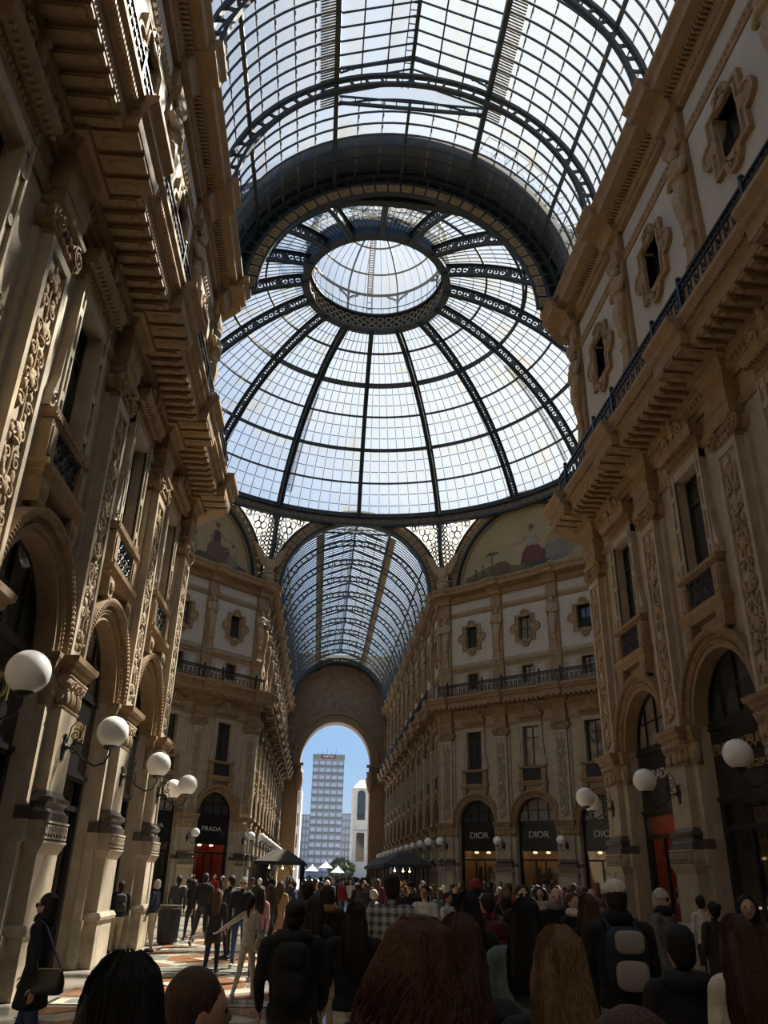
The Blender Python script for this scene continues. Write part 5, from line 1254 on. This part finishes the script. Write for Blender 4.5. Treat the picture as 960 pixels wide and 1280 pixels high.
def strands(kind):
    m = MB(); rg = random.Random(9); n = 620 if kind == 'curly' else 520
    for i in range(n):
        a = rg.uniform(math.pi*.92, math.pi*2.08) if rg.random() < .8 else rg.uniform(0, 2*math.pi)   # mostly sides and back
        front = math.sin(a) > .12; ca, sa = math.cos(a), math.sin(a); ph = rg.random()*6.28; end = rg.uniform(1.12, 1.34) if not front else rg.uniform(1.6, 1.68)
        pts = []; k = 10; k = 14 if kind == 'curly' else 9; off = rg.uniform(.0, .012); start = rg.uniform(.02, 1)
        for j in range(k+1):
            t = j/k; z = 1.745-(1.745-end)*t*(start*.4+.6 if False else 1)
            hz = max(0, min(1, (1.75-z)/.14))
            if kind == 'curly':
                w_ = .02+.165*math.sin(min(1, (1.775-z)/.36)*math.pi/2); rx, ry, cy = w_*1.1, w_*.74, -.06
                wob = .016*math.sin(t*22+ph); wob2 = .016*math.cos(t*22+ph)
            else:
                w_ = math.sqrt(max(0, 1-((z-1.632)/.118)**2)) if z > 1.632 else 1
                rx = .093*w_ if z > 1.6 else .093+.04*min(1, (1.6-z)/.2); ry = .105*w_ if z > 1.6 else .105+.02*min(1, (1.6-z)/.2); cy = -.014-(.035*min(1, max(0, (1.62-z)/.25)))
                if z < 1.22: rx *= 1-.5*(1.22-z)/.12
                wob = .004*math.sin(t*7+ph); wob2 = .003*math.cos(t*6+ph)
            pts.append((rx*ca+wob, cy+ry*sa+wob2-.004, z+off))
        r = .0042 if kind == 'curly' else .0032
        m.tube(pts, [r*.6]+[r]*(k-1)+[r*.3], 3)
    return m.mesh('strands', [])
STRANDS = {k: strands(k) for k in ('long', 'curly')}
HAIR = {k: hair_mesh(k) for k in ('short', 'long', 'curly', 'tail', 'bun', 'bob')}
HC = {'black': (.008, .007, .007), 'dark brown': (.022, .013, .008), 'brown': (.055, .030, .016), 'red-brown': (.060, .022, .011), 'blonde': (.14, .085, .04), 'grey': (.38, .37, .36)}
def hair_mat(k, c):
    m = mat('hair_'+k.replace(' ', '_'), c, .62, spec=.25); n = m.node_tree.nodes; l = m.node_tree.links; b = n['Principled BSDF']
    tc = n.new('ShaderNodeTexCoord'); mp = n.new('ShaderNodeMapping'); mp.inputs['Scale'].default_value = (190, 190, 7); z = n.new('ShaderNodeTexNoise'); z.inputs['Scale'].default_value = 1; z.inputs['Detail'].default_value = 4
    l.new(tc.outputs['Object'], mp.inputs['Vector']); l.new(mp.outputs['Vector'], z.inputs['Vector'])
    rp = n.new('ShaderNodeValToRGB'); rp.color_ramp.elements[0].position = .35; rp.color_ramp.elements[1].position = .7; rp.color_ramp.elements[0].color = (*[q*.45 for q in c], 1); rp.color_ramp.elements[1].color = (*[min(1, q*1.7) for q in c], 1)
    l.new(z.outputs['Fac'], rp.inputs['Fac']); l.new(rp.outputs['Color'], b.inputs['Base Color'])
    bp = n.new('ShaderNodeBump'); bp.inputs['Strength'].default_value = .7; bp.inputs['Distance'].default_value = .01; l.new(z.outputs['Fac'], bp.inputs['Height']); l.new(bp.outputs['Normal'], b.inputs['Normal']); return m
HM = {k: hair_mat(k, c) for k, c in HC.items()}
CC = {'black': (.008, .008, .010), 'charcoal': (.022, .022, .025), 'navy': (.010, .015, .035), 'dark brown': (.035, .022, .014), 'grey': (.13, .13, .125), 'beige': (.38, .31, .20), 'white': (.55, .52, .46), 'cream': (.50, .44, .33), 'blue denim': (.035, .06, .12), 'light denim': (.17, .21, .25), 'red': (.25, .02, .015), 'olive': (.05, .05, .025), 'teal grey': (.07, .11, .115), 'burgundy': (.07, .012, .014), 'camel': (.22, .13, .06), 'pink': (.40, .20, .20)}
CM = {k: mat('cloth_'+k.replace(' ', '_'), c, .9, var=.22, scale=12, bump=.6, bscale=16) for k, c in CC.items()}
SKINS = [mat('skin_light', (.46, .29, .21), .5), mat('skin_tan', (.33, .19, .12), .5), mat('skin_dark', (.14, .075, .05), .5)]
SHOE = mat('dark_shoe', (.015, .014, .013), .5); SHOEW = mat('white_trainer', (.5, .49, .46), .6)
m = MB()
for sg in (-1, 1): m.sphere((sg*.031, .096, 1.612), .0125, 8, 6, (1.3, .6, .8))
EYES = m.mesh('eyes', mat('eye_dark', (.015, .01, .008), .3)); m = MB(); m.sphere((0, .098, 1.548), .022, 8, 6, (1.2, .5, .35)); MOUTH = m.mesh('mouth', mat('lip', (.25, .08, .06), .5))
m = MB()
for sg in (-1, 1): m.sphere((sg*.033, .104, 1.612), .028, 10, 6, (1.05, .35, .85)); m.tube([(sg*.06, .1, 1.615), (sg*.083, .05, 1.615), (sg*.085, .0, 1.61)], .005, 5)
m.box(-.012, .012, .102, .108, 1.612, 1.62); GLASSES = m.mesh('sunglasses', mat('dark_lens', (.006, .006, .006), .15))
m = MB(); m.lathe([(.105, 1.645), (.107, 1.68), (.095, 1.725), (.05, 1.755), (.008, 1.76)], 18, Matrix.Translation((0, -.005, 0)), .86, 1); m.prism([(-.075, 1.648), (.075, 1.648), (.07, 1.656), (-.07, 1.656)], .07, .18); CAP = m
m = MB(); m.lathe([(.1, 1.6), (.106, 1.66), (.1, 1.72), (.06, 1.765), (.01, 1.775)], 18, Matrix.Translation((0, -.01, 0)), .9, 1); BEANIE = m
m = MB(); m.lathe([(.09, 1.43), (.125, 1.46), (.12, 1.5), (.085, 1.54), (.06, 1.53)], 14, None, 1, .95); SCARF = m
m = MB(); m.lathe([(.07, 1.42), (.15, 1.4), (.17, 1.44), (.14, 1.5), (.08, 1.5)], 14, Matrix.Translation((0, -.05, 0)), 1, .85); HOOD = m
def backpack(H, mt, mt2, pos, rz, label):
    s3 = H/1.72; t = thing('backpack', label, 'backpack', pos, rz); t.scale = (s3, s3, s3)
    def rb(x, y0, y1, z0, z1, r=.05):
        m = MB(); n = 24; vs_ = []
        for yy, sc3 in ((y0, 1), (y0-(y0-y1)*.7, 1), (y1, .8)):
            for i in range(n):
                a = 2*math.pi*i/n; cx, cz = math.cos(a), math.sin(a); p = 4
                k = (abs(cx)**p+abs(cz)**p)**(-1/p); vs_.append((x*k*cx*sc3, yy, (z0+z1)/2+(z1-z0)/2*k*cz*sc3))
        fs = [(j*n+i, j*n+(i+1) % n, (j+1)*n+(i+1) % n, (j+1)*n+i) for j in range(2) for i in range(n)]+[tuple(range(n)), tuple(2*n+i for i in range(n))]
        return m.add(vs_, fs)
    obj('pack_body', rb(.15, -.135, -.30, .98, 1.42).mesh('pack_body', mt, True), t); obj('front_pocket', rb(.12, -.295, -.35, 1.0, 1.2).mesh('front_pocket', mt2 or mt, True), t)
    obj('top_flap', rb(.11, -.29, -.33, 1.24, 1.40).mesh('top_flap', mt2 or mt, True), t)
    for sg in (-1, 1):
        m = MB(); m.tube([(sg*.1, -.14, 1.40), (sg*.12, -.05, 1.47), (sg*.125, .09, 1.42), (sg*.13, .145, 1.28), (sg*.15, .08, 1.12), (sg*.16, -.1, 1.02)], .018, 6, flat=.6); obj('strap', m.mesh('strap', mt), t)
def shoulder_bag(H, mt, pos, rz, label, sg=1, yb=-.06):
    s3 = H/1.72; t = thing('shoulder_bag', label, 'bag', pos, rz); t.scale = (s3, s3, s3)
    m = MB(); n = 20; vs_ = []
    for zz, sc3 in ((.80, .8), (.82, 1), (.92, 1), (1.0, .85), (1.03, .8)):
        for i in range(n):
            a = 2*math.pi*i/n; c3, s3_ = math.cos(a), math.sin(a); k3 = (abs(c3)**3+abs(s3_)**3)**(-1/3); wd = .075*(1 if zz < .95 else .55); vs_.append((sg*.275+wd*k3*c3*sc3, yb+.17*k3*s3_*sc3, zz))
    m.add(vs_, [(j*n+i, j*n+(i+1) % n, (j+1)*n+(i+1) % n, (j+1)*n+i) for j in range(4) for i in range(n)]+[tuple(range(n)), tuple(4*n+i for i in range(n))]); obj('bag_body', m.mesh('bag_body', mt, True), t)
    m = MB(); m.tube([(sg*.275, yb+.13, 1.02), (sg*.2, .075+yb*.3, 1.3), (sg*.13, .065, 1.42), (sg*.125, .0, 1.475), (sg*.14, -.1, 1.42), (sg*.22, yb*.6-.1, 1.2), (sg*.275, yb-.13, 1.02)], .012, 6); obj('strap', m.mesh('strap', mt), t)
    m = MB(); m.box(sg*.275-.012, sg*.275+.012, yb-.12, yb+.12, 1.022, 1.036); obj('zip', m.mesh('zip', GOLD), t)
USED = []
def person(pos, H, rz, body='stand', top='black', trousers='black', hair=('dark brown', 'short'), label=None, skin=0, extra=(), group=None, shoe=SHOE):
    t = thing('person', label, 'person', (pos[0], pos[1], 0), rz, group); s3 = H/1.72; t.scale = (s3, s3, s3)
    USED.append((pos[0], pos[1]))
    b = obj('body', BODY[body], t)
    for i, mt in enumerate((SKINS[skin], CM[top] if isinstance(top, str) else top, CM[trousers], shoe)): b.material_slots[i].link = 'OBJECT'; b.material_slots[i].material = mt
    if hair:
        h = obj('hair', HAIR[hair[1]], t); 
        if not h.data.materials: h.data.materials.append(HM['brown'])
        h.material_slots[0].link = 'OBJECT'; h.material_slots[0].material = HM[hair[0]]
        if hair[1] in STRANDS and pos[1] < 10:
            if not STRANDS[hair[1]].materials: STRANDS[hair[1]].materials.append(HM['brown'])
            g_ = obj('strands', STRANDS[hair[1]], h); tag(g_, kind='stuff'); g_.material_slots[0].link = 'OBJECT'; g_.material_slots[0].material = HM[hair[0]]
    for e in extra:
        k, *a = e
        if k == 'face': obj('eyes', EYES, t); obj('mouth', MOUTH, t)
        elif k == 'glasses': obj('sunglasses', GLASSES, t)
        else:
            src = {'cap': CAP, 'beanie': BEANIE, 'scarf': SCARF, 'hood': HOOD}[k]; key = k+a[0]
            if key not in P: P[key] = src.mesh(k, CM[a[0]], True)
            obj(k, P[key], t)
    return t
def P_(px, py, Y, hmin=1.62, hmax=2.06):
    q = at_y(px, py, Y); return (q.x, q.y), max(hmin, min(hmax, q.z))
AW = 0; TO = math.pi                                  # facing away / towards the camera
FG = [ # px, py of head top, distance, heading, body, top, trousers, hair, label, extras
 (62, 1118, 10.5, R_(80), 'coat_walk', 'black', 'blue denim', ('dark brown', 'bob'), 'woman in black coat and jeans with sunglasses walking past the sunlit piers', (('glasses',), ('face',), ('scarf', 'black')), 0),
 (160, 1208, 2.45, AW, 'stand_w', 'black', 'black', ('black', 'long'), 'person with long straight black hair seen from behind, beside the boy', (), 0),
 (250, 1216, 3.25, R_(-75), 'stand', 'charcoal', 'black', ('brown', 'short'), 'boy with short brown hair in profile', (('face',),), 0),
 (197, 1100, 25.7, R_(75), 'stand', 'navy', 'beige', ('grey', 'short'), 'white-haired man in navy jacket and beige trousers standing by the pier', (('face',), ('glasses',)), 0),
 (153, 1102, 25.2, R_(20), 'jacket', 'black', 'beige', ('dark brown', 'short'), 'person in black jacket and beige trousers half hidden between the sunlit piers', (), 0),
 (225, 1095, 29.5, AW, 'stand', 'charcoal', 'blue denim', ('black', 'short'), 'man in dark T-shirt and jeans near the PRADA corner', (), 1),
 (243, 1100, 29.8, R_(15), 'walk_b', 'black', 'black', ('dark brown', 'long'), 'woman all in black walking beside the man in shorts', (), 0),
 (258, 1092, 28.0, R_(-10), 'walk', 'black', 'charcoal', ('black', 'short'), 'man in black hoodie and dark shorts walking to the PRADA corner', (('hood', 'black'),), 0),
 (273, 1112, 20.6, AW, 'coat_walk', 'black', 'navy', ('brown', 'long'), 'woman with long brown hair in black coat ahead of the woman in white', (), 0),
 (315, 1120, 16.9, R_(-12), 'reach', 'cream', 'cream', ('dark brown', 'tail'), 'woman in cream top and trousers stretching one arm out', (), 0),
 (305, 1097, 22.0, TO, 'stand', 'black', 'blue denim', ('grey', 'short'), 'grey-haired man with sunglasses facing us in dark jacket', (('face',), ('glasses',)), 0),
 (290, 1095, 24.0, R_(60), 'stand', 'black', 'black', ('black', 'short'), 'dark-haired man in black turned sideways near the grey-haired man', (('face',),), 0),
 (338, 1106, 21.5, R_(30), 'stand_w', 'charcoal', 'black', ('brown', 'long'), 'woman in charcoal top with loose brown hair behind the woman in cream', (), 0),
 (326, 1108, 19.5, R_(10), 'stand_w', 'pink', 'blue denim', ('dark brown', 'long'), 'woman in pink top close behind the woman in cream', (), 0),
 (352, 1102, 25.0, R_(-40), 'coat', 'camel', 'black', ('brown', 'long'), 'woman in camel coat with brown hair in the crowd', (), 0),
 (370, 1126, 8.3, AW, 'jacket', 'black', 'dark brown', ('dark brown', 'bun'), 'woman in black hoodie and dark brown trousers with hair in a bun', (('hood', 'black'),), 0),
 (385, 1103, 14.0, AW, 'jacket', 'olive', 'black', ('dark brown', 'short'), 'person in olive hooded jacket ahead of the woman with the bun', (('hood', 'olive'),), 0),
 (394, 1121, 10.6, R_(-10), 'stand_w', 'charcoal', 'black', ('dark brown', 'long'), 'woman with long dark hair in charcoal just ahead of the bun', (), 0),
 (410, 1108, 13.4, R_(-25), 'jacket', 'black', 'beige', ('dark brown', 'long'), 'woman in black jacket with camel fur hood and beige trousers', (('hood', 'camel'),), 0),
 (445, 1132, 8.9, AW, 'jacket', 'black', 'white', ('dark brown', 'long'), 'woman with long dark hair in black jacket and white trousers', (), 0),
 (490, 1097, 11.6, AW, 'jacket', 'PLAID', 'blue denim', ('dark brown', 'short'), 'man in blue and white plaid shirt and dark cap', (('cap', 'black'),), 0),
 (521, 1149, 3.3, AW, 'jacket', 'black', 'black', ('red-brown', 'curly'), 'woman with big curly red-brown hair seen from behind', (), 0),
 (574, 1152, 4.1, R_(-12), 'coat', 'charcoal', 'black', ('brown', 'long'), 'woman with brown hair leaning beside the curly red-brown hair', (), 0),
 (585, 1119, 8.4, AW, 'coat', 'black', 'black', ('black', 'long'), 'tall dark-haired woman in long black coat ahead of the red-brown curls', (), 0),
 (594, 1103, 15.5, AW, 'jacket', 'red', 'black', ('dark brown', 'short'), 'person in red hooded jacket in the crowd', (('hood', 'red'), ('beanie', 'red')), 0),
 (608, 1118, 12.5, R_(25), 'stand', 'burgundy', 'blue denim', ('dark brown', 'short'), 'person in burgundy top next to the green backpack', (), 0),
 (631, 1122, 14.8, AW, 'stand', 'grey', 'blue denim', ('black', 'short'), 'person in grey top and jeans wearing a green backpack', (), 0),
 (652, 1107, 12.8, TO, 'coat', 'black', 'black', ('dark brown', 'short'), 'man in dark suit and white shirt walking towards us', (('face',), ('glasses',), ('scarf', 'white')), 0),
 (694, 1110, 13.6, R_(172), 'coat', 'black', 'black', None, 'bald man in black coat facing us', (('face',), ('scarf', 'grey')), 0),
 (716, 1117, 13.2, R_(195), 'stand_w', 'black', 'black', ('brown', 'bob'), 'woman with glasses and pale scarf facing us', (('face',), ('scarf', 'white')), 0),
 (657, 1128, 6.6, R_(-20), 'jacket', 'teal grey', 'black', ('black', 'long'), 'woman in teal grey jacket with long black hair', (), 0),
 (697, 1168, 3.7, AW, 'coat', 'black', 'black', ('blonde', 'long'), 'woman with long blonde hair in black coat seen from behind', (), 0),
 (733, 1122, 9.6, R_(10), 'stand_w', 'black', 'black', ('brown', 'long'), 'woman with brown hair in black beside the man with the pale backpack', (), 0),
 (767, 1098, 8.3, R_(-5), 'jacket', 'black', 'light denim', ('dark brown', 'short'), 'tall man in black jacket, pale jeans and white cap', (('cap', 'white'), ('scarf', 'black')), 0),
 (826, 1112, 12.6, R_(215), 'coat', 'grey', 'black', ('grey', 'bob'), 'woman in long grey coat with sunglasses and dark scarf', (('face',), ('glasses',), ('scarf', 'black')), 0),
 (848, 1166, 6.0, AW, 'jacket', 'black', 'black', ('black', 'short'), 'person in black padded jacket and black beanie', (('beanie', 'black'), ('hood', 'black')), 0),
 (890, 1128, 14.0, R_(15), 'coat', 'dark brown', 'black', ('black', 'bun'), 'woman in dark brown coat by the shaded pier', (), 0),
 (932, 1120, 10.8, R_(160), 'stand_w', 'black', 'black', ('black', 'long'), 'dark-haired woman in black top facing us by the shaded wall', (('face',),), 0),
 (918, 1150, 5.4, AW, 'stand_w', 'white', 'black', ('brown', 'long'), 'woman with very long brown hair and white top seen from behind', (), 0),
 (786, 1272, 1.75, AW, 'stand_w', 'black', 'black', ('brown', 'short'), 'short person of whom only the brown hair crown shows', (), 0),
 (958, 1160, 6.6, AW, 'stand_w', 'camel', 'black', ('brown', 'long'), 'woman in camel top beside the very long brown hair', (), 0),
]
PLAID = bpy.data.materials.new('plaid_cloth'); PLAID.use_nodes = True; n = PLAID.node_tree.nodes; l = PLAID.node_tree.links
tc = n.new('ShaderNodeTexCoord'); ws = []
for ax in ('X', 'Z'):
    wv = n.new('ShaderNodeTexWave'); wv.bands_direction = ax; wv.inputs['Scale'].default_value = 3.6; wv.inputs['Distortion'].default_value = 0; l.new(tc.outputs['Object'], wv.inputs['Vector'])
    cr_ = n.new('ShaderNodeValToRGB'); cr_.color_ramp.elements[0].position = .5; cr_.color_ramp.elements[1].position = .62; cr_.color_ramp.elements[0].color = (.40, .38, .34, 1); cr_.color_ramp.elements[1].color = (.05, .06, .10, 1); l.new(wv.outputs['Fac'], cr_.inputs['Fac']); ws.append(cr_)
mx = n.new('ShaderNodeMixRGB'); mx.blend_type = 'MULTIPLY'; mx.inputs['Fac'].default_value = 1; l.new(ws[0].outputs['Color'], mx.inputs['Color1']); l.new(ws[1].outputs['Color'], mx.inputs['Color2'])
mg = n.new('ShaderNodeMixRGB'); mg.inputs['Fac'].default_value = .5; l.new(ws[0].outputs['Color'], mg.inputs['Color1']); l.new(ws[1].outputs['Color'], mg.inputs['Color2']); l.new(mg.outputs['Color'], n['Principled BSDF'].inputs['Base Color']); n['Principled BSDF'].inputs['Roughness'].default_value = .9
WHO = {}
for (px, py, Y, rz, bd, top, tro, hr, lab, ex, sk_) in FG:
    hmin = 1.35 if 'short person' in lab else 1.62
    pos, H = P_(px, py, Y, hmin)
    if hr and hr[1] == 'curly': H *= .985
    person(pos, H, rz, bd, PLAID if top == 'PLAID' else top, tro, hr, lab, sk_, ex, shoe=SHOEW if tro in ('white', 'cream', 'blue denim') else SHOE)
    WHO[px] = (pos, H, rz)
def on(px): p, H, rz = WHO[px]; return dict(H=H, pos=(p[0], p[1], 0), rz=rz)
LEATH = mat('black_leather', (.02, .018, .016), .35, var=.2); TANL = mat('pale_olive_leather', (.30, .25, .14), .5, var=.2)
PALEP = mat('pale_grey_canvas', (.27, .255, .235), .85, var=.1); GREENP = mat('green_canvas', (.02, .07, .04), .8)
q = on(62); shoulder_bag(q['H'], LEATH, q['pos'], q['rz'], 'black leather shoulder bag on the woman in sunglasses and black coat', -1, -.29)
q = on(315); shoulder_bag(q['H'], TANL, q['pos'], q['rz'], 'pale olive handbag on the shoulder of the woman in cream', 1, -.2)
q = on(767); backpack(q['H'], CM['navy'], PALEP, q['pos'], q['rz'], 'dark backpack with pale grey pockets on the man in the white cap')
q = on(631); backpack(q['H'], GREENP, None, q['pos'], q['rz'], 'green backpack worn over a grey top and jeans')
q = on(153); backpack(q['H'], CM['charcoal'], None, q['pos'], q['rz'], 'charcoal backpack of the person between the sunlit piers')
q = on(608); backpack(q['H'], CM['burgundy'], None, q['pos'], q['rz'], 'burgundy backpack beside the green one')
q = on(370); backpack(q['H'], CM['black'], None, q['pos'], q['rz'], 'black backpack on the woman with the bun')
# the crowd that fills the crossing and the far arcade
rg = random.Random(21); tops = ['black']*6+['charcoal', 'navy', 'navy', 'dark brown', 'grey', 'olive', 'camel', 'burgundy', 'beige', 'white', 'red', 'teal grey']; trs = ['black', 'black', 'blue denim', 'navy', 'charcoal', 'beige', 'grey']
hairs = [('black', 'short'), ('dark brown', 'short'), ('dark brown', 'long'), ('brown', 'long'), ('brown', 'short'), ('blonde', 'long'), ('grey', 'short'), ('black', 'tail'), ('dark brown', 'bun'), ('brown', 'bob')]
hw_ = {'short': 'short', 'long': 'long', 'tail': 'tied', 'bun': 'bunned', 'bob': 'bobbed'}
def where(x, y):
    if y < 27: return 'in the near arcade'
    if y < 40: return 'entering the octagon'
    if y < 54: return 'under the dome'
    if y < 66: return 'before the DIOR shops' if x > 5 else ('before the PRADA corner' if x < -6 else 'at the mouth of the far arcade')
    return 'between the cafes of the far arcade'
n_c = 0; tries = 0; seen = {}
while n_c < 175 and tries < 6000:
    tries += 1; f_ = rg.random()
    y = 17+f_*28 if rg.random() < .62 else 42+rg.random()*58
    xl, xr = -2.3-4.6*(y/27) if y < 27 else -7-(y-27)*.6, 7.0
    if y < 27.5: xl, xr = -.2-(y-17)*.1, 6.0
    elif y < 64: h_ = min(17, 6.5+max(0, y-27.5)*.9, 6.5+max(0, 66-y)*.9); xl, xr = -min(h_, 2.5+(y-27)*.27), h_
    else: xl, xr = -2.9, 3.1
    x = rg.uniform(xl, xr)
    if any((x-a)**2+(y-b)**2 < .62 for a, b in USED): continue
    bd = rg.choice(['stand', 'stand_w', 'walk', 'walk_b', 'coat', 'coat_walk', 'jacket', 'phone']); tp = rg.choice(tops); tr_ = rg.choice(trs); hr = rg.choice(hairs)
    rz = AW+rg.gauss(0, .5) if rg.random() < .62 else (TO+rg.gauss(0, .5) if rg.random() < .7 else rg.uniform(-3, 3))
    H = rg.uniform(1.72, 1.98); ex = [('face',)] if abs(rz) > 1.3 and y < 50 else []
    if rg.random() < .08: ex.append(('cap', rg.choice(['black', 'white', 'navy'])))
    lab = '%s %s-haired person, %s top, %s trousers, %s' % (hw_[hr[1]], hr[0].replace('dark brown', 'dark'), tp, tr_, where(x, y))
    person((x, y), H, rz, bd, tp, tr_, hr, lab, rg.choice([0, 0, 0, 1, 1, 2]), ex, 'crowd '+where(x, y)); n_c += 1

# display panels and mannequins in the red PRADA rooms
MANQ = mat('black_mannequin', (.012, .012, .012), .4)
for t_ in [o for o in bpy.data.objects if o.name.startswith('shop_front') and 'PRADA' in o.get('label', '') and 'red' in o.get('label', '')]:
    obj('display_panel', MB().box(-.1, 1.35, -2.2, -2.1, .1, 2.6).mesh('display_panel', mat('ivory_panel', (.62, .52, .38), .7)), t_)
    q = obj('mannequin', BODY['stand'], t_, (.5, -1.3, .25))
    for sl_ in q.material_slots: sl_.link = 'OBJECT'; sl_.material = MANQ
